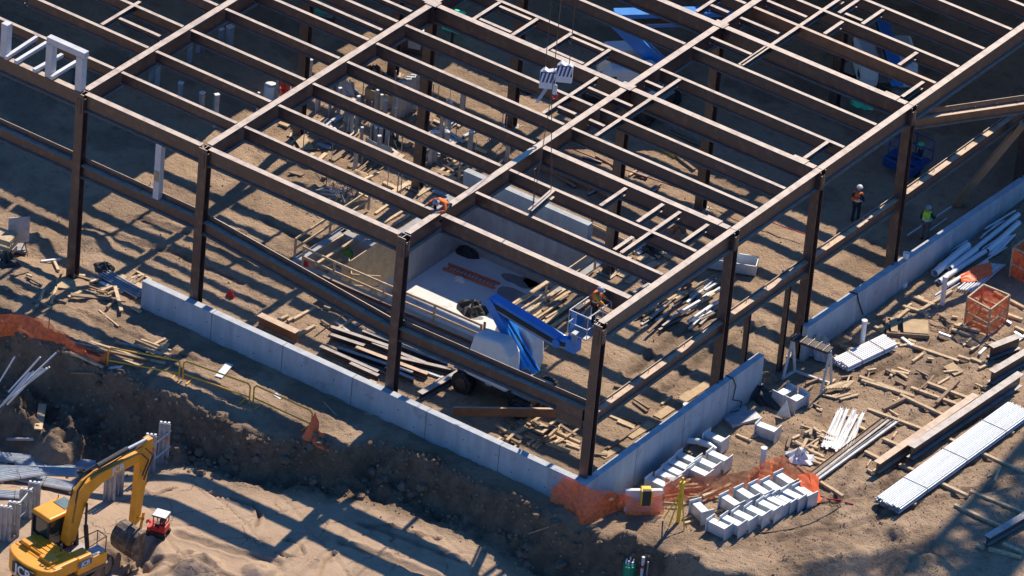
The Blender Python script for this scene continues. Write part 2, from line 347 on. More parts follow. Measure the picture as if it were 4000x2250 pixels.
# rough broken ground at the near right
rr = sm((X-4)/3)*sm((yt+.2-Y)/1.0)*fld; Z += rr*(fbm(X, Y, .8, 5, 131, .66)*1.15 + ridge*.35)
def mound(cx, cy, r, h, sd):
    global Z
    d = np.sqrt((X-cx)**2+(Y-cy)**2)/r
    Z = Z + h*np.clip(1-d*d, 0, 1)**1.2*(1+.9*fbm(X, Y, .9, 4, sd, .6))
for (k, x, y, r, h, sd) in (('I', 400, 560, 1.7, 1.25, 3), ('I', 120, 380, 1.5, .9, 4), ('I', 520, 330, 1.0, .5, 6), ('E', 260, 420, 1.4, .35, 7), ('E', 640, 400, 1.1, .25, 9),
                            ('B', 550, 1360, 2.2, .55, 10), ('B', 750, 1380, 1.4, .5, 12), ('I', 1400, 1400, 1.2, .5, 14), ('J', 60, 1420, .8, .3, 15), ('I', 1250, 480, .9, .8, 16), ('K', 1330, 1330, .8, .35, 17),
                            ('L', 500, 1330, 2.0, .5, 22), ('L', 1150, 1400, 1.7, .45, 23), ('K', 590, 1180, .5, .4, 24), ('K', 850, 1290, .6, .4, 25), ('J', 520, 530, .7, .35, 26), ('L', 300, 430, 1.2, .3, 27), ('L', 1000, 1150, .6, .3, 28)):
    p = G(k, x, y); mound(p.x, p.y, r, h, sd)
_q = G('N', 1215, 1270); mound(_q.x, _q.y, 1.5, -.85, 61)
# clear the ground a little round the pit rim
for a, b, c, d in PITS:
    m = (X > a-.45) & (X < b+.45) & (Y > c-.45) & (Y < d+.45); Z = np.where(m, np.minimum(Z, -.02), Z)
nx, ny = X.shape
co = np.stack([X, Y, Z], -1).reshape(-1, 3)
I, Jx = np.meshgrid(np.arange(nx-1), np.arange(ny-1), indexing='ij')
cxm = (X[:-1, :-1]+X[1:, 1:])/2; cym = (Y[:-1, :-1]+Y[1:, 1:])/2
keep = np.ones_like(cxm, bool)
for a, b, c, d in PITS: keep &= ~((cxm > a-.1) & (cxm < b+.1) & (cym > c-.1) & (cym < d+.1))
i0 = (I*ny+Jx)[keep]; quads = np.stack([i0, i0+ny, i0+ny+1, i0+1], -1)
me = bpy.data.meshes.new('ground'); me.vertices.add(len(co)); me.vertices.foreach_set('co', co.ravel())
nf = len(quads); me.loops.add(nf*4); me.polygons.add(nf)
me.loops.foreach_set('vertex_index', quads.ravel().astype(np.int32)); me.polygons.foreach_set('loop_start', (np.arange(nf)*4).astype(np.int32))
me.polygons.foreach_set('loop_total', np.full(nf, 4, np.int32)); me.update(calc_edges=True); me.validate(); me.shade_smooth()
ground = bpy.data.objects.new('ground', me); COL.objects.link(ground); ground['kind'] = 'structure'
gm = bpy.data.materials.new('bare_soil'); gm.use_nodes = True; N = gm.node_tree.nodes; L = gm.node_tree.links; b = N['Principled BSDF']
b.inputs['Roughness'].default_value = .92; b.inputs['Specular IOR Level'].default_value = .25
geo = N.new('ShaderNodeNewGeometry')
def gno(sc, det, ro=.6):
    n = N.new('ShaderNodeTexNoise'); n.inputs['Scale'].default_value = sc; n.inputs['Detail'].default_value = det; n.inputs['Roughness'].default_value = ro; L.new(geo.outputs['Position'], n.inputs['Vector']); return n
def rng(src, a, b_, c=0, d=1):
    m = N.new('ShaderNodeMapRange'); m.inputs['From Min'].default_value = a; m.inputs['From Max'].default_value = b_; m.inputs['To Min'].default_value = c; m.inputs['To Max'].default_value = d; L.new(src, m.inputs['Value']); return m.outputs[0]
def mixc(f, a, b_):
    m = N.new('ShaderNodeMix'); m.data_type = 'RGBA'; L.new(f, m.inputs['Factor'])
    for s, v in (('A', a), ('B', b_)):
        if isinstance(v, tuple): m.inputs[s].default_value = (*v, 1)
        else: L.new(v, m.inputs[s])
    return m.outputs['Result']
c0 = mixc(rng(gno(.22, 5).outputs['Fac'], .35, .65), (.385, .268, .172), (.475, .347, .235))
c1 = mixc(rng(gno(1.7, 8, .7).outputs['Fac'], .52, .72), c0, (.25, .185, .132))
c2 = mixc(rng(gno(9, 6, .7).outputs['Fac'], .58, .72), c1, (.20, .148, .105))
c3 = mixc(rng(gno(22, 4, .7).outputs['Fac'], .66, .70), c2, (.46, .38, .30))
# bank shade painted into the soil colour, plus moist ruts, broken ground and patches
rutm = np.zeros_like(X) if False else RUTM
shade_damp = np.clip(.8*rutm + slope*1.3*sm((6-X)/3) + .75*rr + .5*sm((fbm(X, Y, .35, 4, 201, .6)+.02)/.25)*(1-flat), 0, 1)
at = me.attributes.new('shade_damp', 'FLOAT', 'POINT'); at.data.foreach_set('value', shade_damp.ravel().astype(np.float32))
an = N.new('ShaderNodeAttribute'); an.attribute_name = 'shade_damp'
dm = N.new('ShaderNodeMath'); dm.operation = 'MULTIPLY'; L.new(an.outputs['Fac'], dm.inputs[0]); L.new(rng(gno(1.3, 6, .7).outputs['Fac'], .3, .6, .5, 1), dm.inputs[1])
pk_ = me.attributes.new('packed', 'FLOAT', 'POINT'); pk_.data.foreach_set('value', (flat*1.0).ravel().astype(np.float32))
an2 = N.new('ShaderNodeAttribute'); an2.attribute_name = 'packed'
c3p = mixc(rng(gno(1.1, 7, .7).outputs['Fac'], .45, .75), (.43, .315, .22), (.31, .222, .15))
ve = N.new('ShaderNodeTexVoronoi'); ve.feature = 'DISTANCE_TO_EDGE'; ve.inputs['Scale'].default_value = .42
wn = gno(.9, 5, .65); vm = N.new('ShaderNodeVectorMath'); vm.operation = 'MULTIPLY_ADD'; vm.inputs[1].default_value = (1.6, 1.6, 0); L.new(wn.outputs['Color'], vm.inputs[0]); L.new(geo.outputs['Position'], vm.inputs[2]); L.new(vm.outputs[0], ve.inputs['Vector'])
ck = rng(ve.outputs['Distance'], .006, .016, 1, 0); cm = N.new('ShaderNodeMath'); cm.operation = 'MULTIPLY'; L.new(ck, cm.inputs[0]); L.new(rng(gno(.5, 4).outputs['Fac'], .44, .56, 0, .85), cm.inputs[1])
c3p = mixc(cm.outputs[0], c3p, (.10, .072, .05))
c3p = mixc(rng(gno(.7, 9, .72).outputs['Fac'], .56, .62, 0, .6), c3p, (.24, .172, .118))
am = N.new('ShaderNodeMath'); am.operation = 'MULTIPLY'; am.inputs[1].default_value = .8; L.new(an2.outputs['Fac'], am.inputs[0])
c3 = mixc(am.outputs[0], c3, c3p)
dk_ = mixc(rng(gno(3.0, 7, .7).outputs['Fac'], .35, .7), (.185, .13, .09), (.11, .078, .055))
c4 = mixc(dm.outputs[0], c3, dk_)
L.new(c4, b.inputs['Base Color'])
vo = N.new('ShaderNodeTexVoronoi'); vo.inputs['Scale'].default_value = 5.5; L.new(geo.outputs['Position'], vo.inputs['Vector'])
pk = rng(vo.outputs['Distance'], .05, .22)
ad = N.new('ShaderNodeMath'); ad.operation = 'MULTIPLY_ADD'; L.new(gno(7, 8, .72).outputs['Fac'], ad.inputs[0]); ad.inputs[1].default_value = 2.6; L.new(pk, ad.inputs[2])
bp = N.new('ShaderNodeBump'); bp.inputs['Strength'].default_value = .9; bp.inputs['Distance'].default_value = .07; bs_ = N.new('ShaderNodeMapRange'); bs_.inputs['To Min'].default_value = .9; bs_.inputs['To Max'].default_value = .38; L.new(an2.outputs['Fac'], bs_.inputs['Value']); L.new(bs_.outputs[0], bp.inputs['Strength']); L.new(ad.outputs[0], bp.inputs['Height']); L.new(bp.outputs['Normal'], b.inputs['Normal'])
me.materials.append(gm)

# ------------------------------------------------------------------ steel frame
FR = empty('steel_building_frame', (0, 0, 0), 0, 'large unfinished frame of brown primed steel columns, girders and roof beams over the bare ground', 'steel frame')
def fpart(mb, name, mat=STEEL, label=None, parent=None):
    o = mb.build(name, mat, parent or FR)
    if label: o['label'] = label
    return o
def column(x, y, top=TOP-.05, z0=-.3, w=.42, d=.40):
    m = MB()
    m.ibeam((x, y-d/2, z0), (x, y-d/2, top), d, w, .04, .03, Vector((0, -1, 0)))
    o = fpart(m, 'column')
    b = MB(); b.box((x, y, .02), (.75, .75, .05)); 
    for sx in (-1, 1):
        for sy in (-1, 1): b.tube((x+sx*.3, y+sy*.3, .04), (x+sx*.3, y+sy*.3, .16), .022, 6)
    b.build('base_plate', STEEL, o)
    # connection plates with bolts near the top
    c = MB(); 
    for sx in (-1, 1): c.box((x+sx*(w/2+.012), y-.02, top-.55), (.02, .26, .7))
    c.box((x-.02, y-d/2-.012, top-.6), (.26, .02, .7))
    for r in range(6):
        for q in (-.07, .07):
            c.tube((x+q-.02, y-d/2-.01, top-.9+r*.12), (x+q-.02, y-d/2-.05, top-.9+r*.12), .02, 6)
            c.tube((x+w/2+.01, y+q, top-.9+r*.12), (x+w/2+.05, y+q, top-.9+r*.12), .02, 6)
    c.build('connection_plate', STEEL, o)
    return o
for i in range(4): column(XG[i], 0)
for yy in (9.85, 16.5, 23.75): column(0, yy)
for xi in (1, 2, 3):
    column(XG[xi], 16.5); column(XG[xi], 23.75)
column(0, 34.6); column(XG[1], 34.6)
# girders (running back), x lines
def seglist(a, b_, cuts):
    pts = [a]+[c for c in cuts if a < c < b_]+[b_]; return list(zip(pts, pts[1:]))
for gi, (x, y0, y1) in enumerate(((0, 0.0, 42), (XG[1], .22, 42), (XG[2], .22, 42), (XG[3], .22, 42))):
    for a, b_ in seglist(y0, y1, [9.85, 16.5, 23.75, 34.6] if x == 0 else [16.5, 23.75, 34.6]):
        m = MB(); m.ibeam((x, a+.015, TOP), (x, b_-.015, TOP), .94, .31, .035, .022)
        o = fpart(m, 'girder')
# cover plates where heavy beams land on girders
for x, y in ((XG[1], 16.5), (XG[1], 23.75), (XG[2], 16.5)):
    fpart(MB().box((x, y, TOP+.017), (.62, .5, .03)), 'splice_plate')
for x, y in ((-1.05, 9.85), (-1.05, 16.5), (-1.05, 23.75)):
    fpart(MB().box((x, y, TOP+.017), (.75, .42, .03)), 'splice_plate')
# joists (running across), y lines
def joist(x0, x1, y, h=.5, w=.19, mat=STEEL, z=TOP-.01):
    m = MB(); m.ibeam((x0, y, z), (x1, y, z), h, w, .026, .018); return fpart(m, 'roof_beam', mat)
bays = [(XG[1]+.22, -.22), (XG[2]+.22, XG[1]-.22), (XG[3]+.22, XG[2]-.22), (-34.0, XG[3]-.22), (-44, -34.2)]
for bi, (x0, x1) in enumerate(bays):
    for j, y in enumerate(YL):
        if j == 0: continue
        if bi >= 4 and y > 13: continue
        heavy = (bi == 0 and j in (1, 4, 7, 10)) or (bi == 1 and j in (7, 10))
        if y == 34.6 and bi > 1: continue
        mat = RUST if (bi == 0 and j == 11) else STEEL
        if bi == 3 and j == 1: pass
        joist(x0, x1, y, (.85 if heavy else (.64 if bi < 2 else .56)), (.30 if heavy else .175), mat)
# front edge girder (missing in the corner bay)
for x0, x1 in ((XG[3]+.22, XG[2]-.22), (XG[2]+.22, XG[1]-.22), (-34.0, XG[3]-.25), (-44, -34.2)):
    fpart(MB().ibeam((x0, 0, TOP-.01), (x1, 0, TOP-.01), .84, .29, .035, .022), 'edge_girder', RUST if False else STEEL)
# short trimmers round the openings
TR = [('y', -16.33, 16.58, 18.75), ('y', -14.5, 16.55, 18.75), ('y', -12.44, 16.5, 18.75), ('y', -11.49, 12.05, 16.4), ('y', -8.72, 12.05, 18.75), ('y', -7.48, 21.35, 23.7), ('y', -11.5, 23.9, 26.1),
      ('x', 18.35, -14.44, -12.5), ('x', 16.82, -14.42, -12.5), ('x', 15.3, -11.38, -8.86), ('x', 13.07, -11.43, -10.3), ('x', 13.1, -9.8, -8.8), ('x', 17.48, -9.85, -8.75), ('x', 22.58, -9.85, -7.5),
      ('x', 24.93, -11.45, -10.3), ('x', 24.92, -9.85, -7.6), ('y', -5.3, 7.5, 9.65), ('y', -3.39, 7.5, 9.65), ('y', -2.5, 5.0, 9.64), ('y', -2.85, 5.0, 6.6), ('y', -1.05, 7.5, 9.6),
      ('y', -7.4, 21.4, 29.8), ('y', -6.74, 28.2, 30.0), ('y', -6.2, 26.2, 27.9), ('y', -5.43, 28.1, 30.05), ('y', -2.27, 26.2, 27.9), ('y', -.68, 24.0, 25.95), ('y', -1.0, 16.7, 18.8),
      ('x', 28.45, -6.6, -5.5), ('x', 27.0, -9.8, -7.5), ('y', -30.08, 4.95, 7.9), ('x', 6.02, -29.95, -27.5), ('y', -18.4, 16.5, 18.8), ('x', 15.3, -27, -20.7), ('x', 13.1, -27, -20.7), ('x', 17.6, -27, -24), ('y', -24, 14.2, 18.7), ('y', -29.4, 12, 16.4), ('x', 13.1, -31, -27.4), ('x', 15.2, -29.3, -27.4), ('y', -22.3, 16.6, 21.2), ('x', 16.85, -18.3, -16.4), ('x', 18.36, -18.3, -16.4)]
for t in TR:
    m = MB(); z = TOP-.015
    if t[0] == 'y': m.ibeam((t[1], t[2]+.1, z), (t[1], t[3]-.12, z), .30, .17, .02, .012)
    else: m.ibeam((t[2]+.1, t[1], z), (t[3]-.1, t[1], z), .30, .17, .02, .012)
    fpart(m, 'trimmer_beam')
# middle level beams
def midbeam(p0, p1, name='floor_beam', mat=STEEL, h=.62, w=.32, up_=.30):
    o = fpart(MB().ibeam(p0, p1, h, w, .03, .022), name, mat)
    p0, p1 = Vector(p0), Vector(p1); d = (p1-p0); n = int(d.length/1.3)
    a = MB(); side = d.cross(Vector((0, 0, 1))).normalized()
    a.bar(p0-side*(w/2-.03)+Vector((0, 0, up_/2)), p1-side*(w/2-.03)+Vector((0, 0, up_/2)), .03, up_)
    for i in range(1, n):
        q = p0+d*(i/n); a.tube(q-side*.02+Vector((0, 0, 0)), q-side*.02+Vector((0, 0, .14)), .014, 5)
    a.build('edge_angle', STEEL, o); return o
midbeam((-44, 0, 6.05), (XG[3]-.22, 0, 6.05)); midbeam((XG[3]+.22, 0, 6.02), (XG[2]-.22, 0, 6.0)); midbeam((XG[2]+.22, 0, 5.95), (XG[1]-.22, 0, 4.95)); midbeam((XG[1]+.22, 0, 5.1), (-.22, 0, 5.25))
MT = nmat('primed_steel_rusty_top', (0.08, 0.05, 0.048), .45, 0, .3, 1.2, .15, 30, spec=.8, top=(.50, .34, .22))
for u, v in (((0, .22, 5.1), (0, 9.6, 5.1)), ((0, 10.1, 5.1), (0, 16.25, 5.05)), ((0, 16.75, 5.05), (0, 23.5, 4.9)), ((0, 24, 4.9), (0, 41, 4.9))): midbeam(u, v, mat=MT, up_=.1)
fpart(MB().box((-1.0, .1, 4.72), (1.3, .5, .95)), 'connection_box')
# thin posts under the middle beams on the right side
for y, x in ((11.9, 0), (15.0, .02)): 
    fpart(MB().ibeam((x, y-.1, -.1), (x, y-.1, 4.42), .2, .2, .02, .012, Vector((0, -1, 0))), 'thin_post')
# pale metal posts and header at the left
def pw(a, b_, w=.28, nm='pale_post'): return fpart(MB().bar(a, b_, w, w), nm, CREAM)
hz = TOP+.0
p1 = W('A', 335, 550, 9.6); p2 = W('A', 562, 635, 9.6); p0 = W('A', 15, 410, 9.6)
for p in (p0, p1, p2): pw((p.x, .05, 9.61), (p.x, .05, 11.25), .34)
pw((p1.x-.18, .05, 11.40), (p2.x+.25, .05, 11.40), .30, 'pale_header')
for q in ((40, 410, 260, 265), (110, 440, 330, 305), (240, 500, 440, 390), (360, 550, 540, 440)):
    u = W('A', q[0], q[1], 9.75); v = W('A', q[2], q[3], 9.75); pw(u, v, .16, 'pale_strut')
p = W('A', 1120, 1200, 7.6); pw((p.x-.1, -.02, 6.05), (p.x-.1, -.02, 8.78), .30)
fpart(MB().box((p.x-.1, -.19, 7.2), (.22, .03, .5)), 'fixing_plate', PLY)
# beams hanging off the right side
a = W('D', 1300, 800, 6.4); b_ = W('D', 1890, 760, 6.4)
midbeam((-.2, 24.2, 8.6), (b_.x+1.2, b_.y+1.2, 6.9), 'brace_beam', RUST, .5, .3)
a = W('H', 1420, 140, 0.1); b_ = W('D', 1890, 880, 4.7)
TANB = nmat('tan_brace', (.34, .21, .12), .6, 0, .3, 2)
fpart(MB().bar((a.x, a.y, a.z), (b_.x, b_.y, b_.z), .42, .3), 'brace_beam', TANB)
a = G('D', 1000, 1449); 

# ------------------------------------------------------------------ roof deck beyond the picture that shades the far ground
dk = MB()
def deck(x0, x1, y0, y1):
    n = int((x1-x0)/.6); dk.box(((x0+x1)/2, (y0+y1)/2, TOP+.05), (x1-x0, y1-y0, .06))
    for i in range(n): dk.bar((x0+.3+i*(x1-x0-.3)/n, y0, TOP+.12), (x0+.3+i*(x1-x0-.3)/n, y1, TOP+.12), .12, .09)
deck(-60, -31.6, 13.2, 35.7); deck(-60, 4.5, 35.9, 95)
o = tag(dk.build('roof_deck', GALVD), 'ribbed metal roof deck on the finished part of the frame behind', 'roof deck')

# ------------------------------------------------------------------ concrete
def wallbox(name, boxes, label):
    m = MB()
    for c, d in boxes: m.box(c, d)
    o = m.build(name, CONC, bevel=.02); return tag(o, label, 'wall')
wt = 2.0; wb = -1.6
WETC = nmat('joint_grey', (.2, .21, .22), .8, 0, .3, 3)
m = MB()
pl = [(-23.0, -.55), (.45, -.55), (.45, 12.9), (.10, 12.9), (.10, -.20), (-23.0, -.20)]
m.prism(pl, (0, 0, (wt+wb)/2), (1, 0, 0), (0, 1, 0), (0, 0, 1), wt-wb)
o = tag(m.build('foundation_wall', CONC, bevel=.015), 'long L-shaped pale concrete wall round the near corner of the frame', 'wall')
jm = MB()
for i, x in enumerate((-19.2, -15.4, -11.7, -7.8, -4.0)): jm.box((x, -.553, 1.0), (.035, .012, 1.9)); jm.box((x, -.375, 2.003), (.03, .34, .008))
for y in (3.2, 6.8, 10.2): jm.box((.453, y, .9), (.012, .025, 2.1))
jm.build('form_joint', WETC, o, world=True)
hm = MB(); random.seed(3)
for i in range(26): x = -22+i*.85; hm.tube((x, -.548, .95+.5*(i % 2)), (x, -.556, .95+.5*(i % 2)), .03, 8)
hm.build('tie_hole', TARP, o, world=True)
m = MB(); m.prism([(16.3, -1.6), (56, -1.6), (56, 1.0), (36, 1.05), (16.3, 1.78)], (.275, 0, 0), (0, 1, 0), (0, 0, 1), (1, 0, 0), .35)
o = tag(m.build('foundation_wall', CONC, bevel=.015), 'straight pale concrete wall running back along the right side past the pipe stack', 'wall')
jm = MB()
for y in (20.2, 24.0, 28.1, 32.2, 36): jm.box((.453, y, .6), (.012, .03, 1.5))
jm.build('form_joint', CONCF, o, world=True)
cable = MB(); cable.path([(.08, 20.2, 1.5), (.1, 20.2, 1.67), (.46, 20.25, 1.67), (.5, 20.4, 1.2), (.52, 20.9, .3)], .03)
tag(cable.build('cable', BLACK), 'black cable draped over the far straight concrete wall', 'cable')
cable = MB(); cable.path([(.08, 10.4, 2.02), (.47, 10.4, 2.04), (.49, 10.7, 1.5), (.52, 10.5, .9), (.56, 11.2, .5), (.7, 10.9, .25), (.6, 10.3, .4), (.8, 11.3, .2)], .022)
tag(cable.build('cable', BLACK), 'black cable curling down the near wall beside the steel blocks', 'cable')

BS = empty('concrete_basement', (-14.8, 12.6, -2.8), 0, 'sunken pale concrete basement pit with smooth floor under the frame', 'basement')
m = MB(); m.box((-14.8, 12.6, -2.9), (7.9, 10.4, .2)); m.box((-19.9, 9.35, -2.9), (2.2, 3.8, .2)); m.build('floor', CONCF, BS, world=True)
m = MB()
m.box((-15.35, 17.67, -.85), (6.8, .34, 4.1)); m.box((-11.55, 17.67, -1.25), (.8, .34, 3.3))       # back
m.box((-18.77, 14.3, -1.42), (.34, 6.36, 3.1))                                                 # left
m.box((-19.75, 11.17, -1.42), (2.0, .34, 3.1)); m.box((-20.77, 9.4, -1.42), (.34, 3.9, 3.1))
m.box((-15.9, 7.58, -1.45), (9.8, .32, 3.0)); m.box((-10.83, 12.6, -1.45), (.32, 10.3, 3.0))
m.build('wall', CONC, BS, world=True)
m = MB()
for i in range(9): m.box((-19.75, 8.0+i*.28, -2.8+.17*(i+1)/1.0-.09), (1.6, .28, .18))
m.build('stair', CONCF, BS, world=True)
m = MB(); a, b_ = (-18.57, 7.95, .35), (-18.57, 11.9, .35)
m.box((-18.56, 10.2, -.55), (.05, 4.2, 2.3)); o = m.build('plywood_form', PLY); tag(o, 'tall tan plywood sheet standing on the left wall of the pit', 'plywood')
# damp stains on the basement floor: thin soaked patches
def blob(cx, cy, z, rx, ry, rot, n=26, sd=1, h=.006):
    random.seed(sd); pts = []
    ph = [random.uniform(0, 6.28) for _ in range(4)]
    for i in range(n):
        t = 2*math.pi*i/n; r = 1+.18*math.sin(2*t+ph[0])+.13*math.sin(3*t+ph[1])+.07*math.sin(5*t+ph[2])
        x, y = rx*r*math.cos(t), ry*r*math.sin(t); pts.append((x*math.cos(rot)-y*math.sin(rot), x*math.sin(rot)+y*math.cos(rot)))
    m = MB(); m.prism(pts, (cx, cy, z+h/2), (1, 0, 0), (0, 1, 0), (0, 0, 1), h); return m
WET = nmat('wet_concrete', (0.22, 0.23, 0.235), .35, 0, .3, 2)
for (x, y, rx, ry) in ((1340, 640, .75, .5), (1480, 660, .8, .6), (1330, 740, 1.0, .6), (1060, 870, .3, .2)):
    p = W('M', x, y, -2.8); bb = blob(p.x, p.y, -2.8, rx, ry, .3, sd=x).build('water_stain', WET, BS, world=True)
# ladder lying on the pit floor
a = W('M', 870, 545, -2.72); b_ = W('M', 1195, 670, -2.72)
LD = empty('ladder', a, 0, 'long orange ladder lying flat on the basement floor', 'ladder')
d = (b_-a); n_ = Vector((-d.y, d.x, 0)).normalized()*.23
for s in (-1, 1): MB().bar(a+n_*s, b_+n_*s, .06, .1).build('rail', LADR, LD, world=True)
for i in range(1, 14): MB().bar(a+d*(i/14)-n_, a+d*(i/14)+n_, .04, .04).build('rung', LADR, LD, world=True)
# crumpled tarp
def crumple(name, p, rx, ry, h, mat, label, cat, sd=1, n=16, group=None, sharp=.6, bt=0.0):
    rs = np.random.RandomState(sd); m = MB(); vs = [(p[0], p[1], p[2]+h*.9)]; K = 4
    for j in range(1, K+1):
        for i in range(n):
            t = 2*math.pi*i/n; r = j/K*(1+.25*(rs.rand()-.5)*2+.15*math.sin(3*t+sd)); zz = h*(1-(j/K)**1.5)*(1-sharp/2+sharp*rs.rand())+.01
            if j == K: zz = bt
            vs.append((p[0]+rx*r*math.cos(t), p[1]+ry*r*math.sin(t), p[2]+zz))
    fs = [(0, 1+i, 1+(i+1) % n) for i in range(n)]
    for j in range(K-1):
        for i in range(n): fs.append((1+j*n+i, 1+(j+1)*n+i, 1+(j+1)*n+(i+1) % n, 1+j*n+(i+1) % n))
    fs.append(tuple(1+(K-1)*n+i for i in range(n)))
    m.add(vs, fs); return tag(m.build(name, mat), label, cat, group)
p = W('M', 1040, 820, -2.8); crumple('tarp', p, .75, .6, .45, TARP, 'crumpled black tarp on the basement floor by the lift', 'tarp', 5)
p = W('M', 1010, 465, -2.8); crumple('tarp', p, .7, .4, .3, TARP, 'dark heap of sheeting in the far corner of the basement', 'tarp', 8)
p = W('M', 960, 635, -2.8); crumple('plastic_sheet', p, .3, .25, .2, WHITE, 'crumpled clear plastic beside the orange ladder', 'sheet', 9)
# ------------------------------------------------------------------ tracked excavator
# the dug hole under its bucket is cut into the ground afterwards
ex0 = G('N', 562, 1530)
PHI = RAD(-10)
EX = empty('excavator', ex0, PHI, 'yellow tracked excavator with its boom raised and bucket in the dirt', 'excavator')
def exb(mb, name, mat, par=None, **k): return mb.build(name, mat, par or EX, **k)
def stadium(L, H, n=8):
    r = H/2; pts = []
    for i in range(n+1): t = -math.pi/2+math.pi*i/n; pts.append((L/2-r+r*math.cos(t), r+r*math.sin(t)))
    for i in range(n+1): t = math.pi/2+math.pi*i/n; pts.append((-L/2+r+r*math.cos(t), r+r*math.sin(t)))
    return pts
for s in (-1, 1):
    ct, st = math.cos(RAD(20)), math.sin(RAD(20))      # undercarriage is turned against the upper body
    ax = Vector((-st, ct, 0)); rt_ = Vector((ct, st, 0)); c = rt_*(1.12*s)
    m = MB(); m.prism(stadium(4.1, .86), c, ax, (0, 0, 1), rt_, .46)
    o = exb(m, 'track', MUDST)
    m = MB(); P_ = stadium(4.2, .93, 10); L_ = 0
    for i in range(len(P_)):
        a, b_ = P_[i], P_[(i+1) % len(P_)]; d = math.dist(a, b_); k = max(1, int(d/.17))
        for j in range(k):
            t = j/k; y, z = a[0]+(b_[0]-a[0])*t, a[1]+(b_[1]-a[1])*t-.035
            ang = math.atan2(b_[1]-a[1], b_[0]-a[0]); q = c+ax*y+Vector((0, 0, z))
            m.prism([(-.06, -.025), (.06, -.025), (.06, .025), (-.06, .025)], q, ax*math.cos(ang)+Vector((0, 0, math.sin(ang))), -ax*math.sin(ang)+Vector((0, 0, math.cos(ang))), rt_, .56)
    m.build('track_shoe', MUDST, o)
    m = MB()
    for y in (-1.6, 1.6): m.tube(c+ax*y+Vector((0, 0, .43))-rt_*.26, c+ax*y+Vector((0, 0, .43))+rt_*.26, .3, 14)
    for y in (-1, -.5, 0, .5, 1): m.tube(c+ax*y+Vector((0, 0, .16))-rt_*.25, c+ax*y+Vector((0, 0, .16))+rt_*.25, .12, 10)
    m.build('track_wheel', DARKST, o)
exb(MB().box((0, 0, .62), (1.9, 1.5, .45)).tube((0, 0, .8), (0, 0, 1.08), .62, 20), 'undercarriage', MUDST)
m = MB(); m.box((0, -.1, 1.14), (2.6, 3.2, .14)); m.box((0, .6, 1.2), (.8, 1.6, .3)); exb(m, 'deck', DARKST)
# counterweight, curved
pts = [(-1.3, -1.1)]+[(-1.3+.0, -1.5)]+[(-1.3*math.cos(t), -1.55-.62*math.sin(t)) for t in [math.pi*i/12 for i in range(1, 12)]]+[(1.3, -1.5), (1.3, -1.1)]
m = MB(); m.prism(pts, (0, 0, 1.52), (1, 0, 0), (0, 1, 0), (0, 0, 1), 1.0); cw = exb(m, 'counterweight', YEL, bevel=.06)
text_mesh('maker_lettering', 'JCB', .62, WHITE, cw, (.12, -2.235, 1.62), (RAD(90), 0, RAD(0)), .02)
m = MB().box((.12, -2.205, 1.62), (1.3, .05, .54)); m.build('lettering_panel', TARP, cw)
m = MB().box((.98, -1.98, 1.35), (.5, .05, .5), rz=RAD(28)); m.build('red_panel', RED, cw)
m = MB().box((1.02, -1.995, 1.33), (.42, .05, .42), rz=RAD(28)); m.build('dark_grille', TARP, cw)
m = MB(); m.box((0, -.85, 1.75), (2.5, 1.3, .62)); exb(m, 'engine_cover', YEL, bevel=.07)
m = MB(); m.box((-.15, -.85, 2.11), (1.5, .95, .12)); m.box((-.75, -1.15, 2.2), (.5, .45, .16)); m.box((.55, -1.2, 2.12), (.7, .5, .14)); exb(m, 'hood_top', YEL, bevel=.04)
for y in (-1.2, -.95, -.7, -.45): exb(MB().box((.05, y, 2.185), (.9, .06, .04)), 'vent_slat', YEL)
m = MB(); m.box((.98, .15, 1.62), (.62, .75, .85)); m.box((.98, .95, 1.5), (.6, .9, .6)); o = exb(m, 'side_tank', YEL, bevel=.06)
m = MB(); m.box((.98, .95, 1.815), (.5, .8, .03)); m.build('anti_slip_step', GALVD, o)
text_mesh('maker_lettering', 'JCB', .30, WHITE, o, (1.312, .15, 1.72), (RAD(90), 0, RAD(90)), .01)
MB().box((1.295, .15, 1.72), (.02, .72, .3)).build('lettering_panel', nmat('logo_blue', (.05, .13, .28), .4), o)
m = MB(); 
for p in ((.72, -.15), (.72, 1.3), (1.25, 1.3)): m.tube((p[0], p[1], 1.8), (p[0], p[1], 2.55), .022, 6)
m.path([(.72, -.15, 2.55), (.72, 1.3, 2.55), (1.25, 1.3, 2.55), (1.25, .4, 2.4)], .022); exb(m, 'hand_rail', TARP)
m = MB(); m.tube((.5, -.5, 2.05), (.5, -.5, 2.5), .05, 10); exb(m, 'exhaust', DARKST)
# cab
x0, x1, y0, y1, z0, z1 = -1.42, -.48, -.35, 1.3, 1.2, 3.02
m = MB()
for x in (x0, x1):
    m.bar((x, y0, z0), (x, y0, z1), .09, .09); m.bar((x, y1, z0), (x, y1-.22, z1), .08, .08); m.bar((x, .42, z0), (x, .42, z1), .07, .07)
    m.bar((x, y0, z1-.05), (x, y1-.2, z1-.05), .08, .08); m.box((x, .45, z0+.12), (.06, 1.7, .28))
for y, z in ((y0, z1-.05), (y1-.2, z1-.05), (y1, z0+.1)): m.bar((x0, y, z), (x1, y, z), .08, .08)
m.box(((x0+x1)/2, y0+.0, z0+.45), (.95, .07, .9)); cab = exb(m, 'cab', TARP)
m = MB(); m.box(((x0+x1)/2, .42, (z0+z1)/2), (.90, 1.45, 1.55)); m.build('window', GLASS, cab)
m = MB(); m.box(((x0+x1)/2, .42, z1+.06), (1.16, 1.72, .15), taper=.9); m.build('cab_roof', YEL, cab, bevel=.05)
m = MB(); m.box(((x0+x1)/2, .92, z1+.145), (.72, .6, .03)); m.build('roof_hatch', nmat('hatch_glass', (.16, .22, .22), .15, spec=.9), cab)
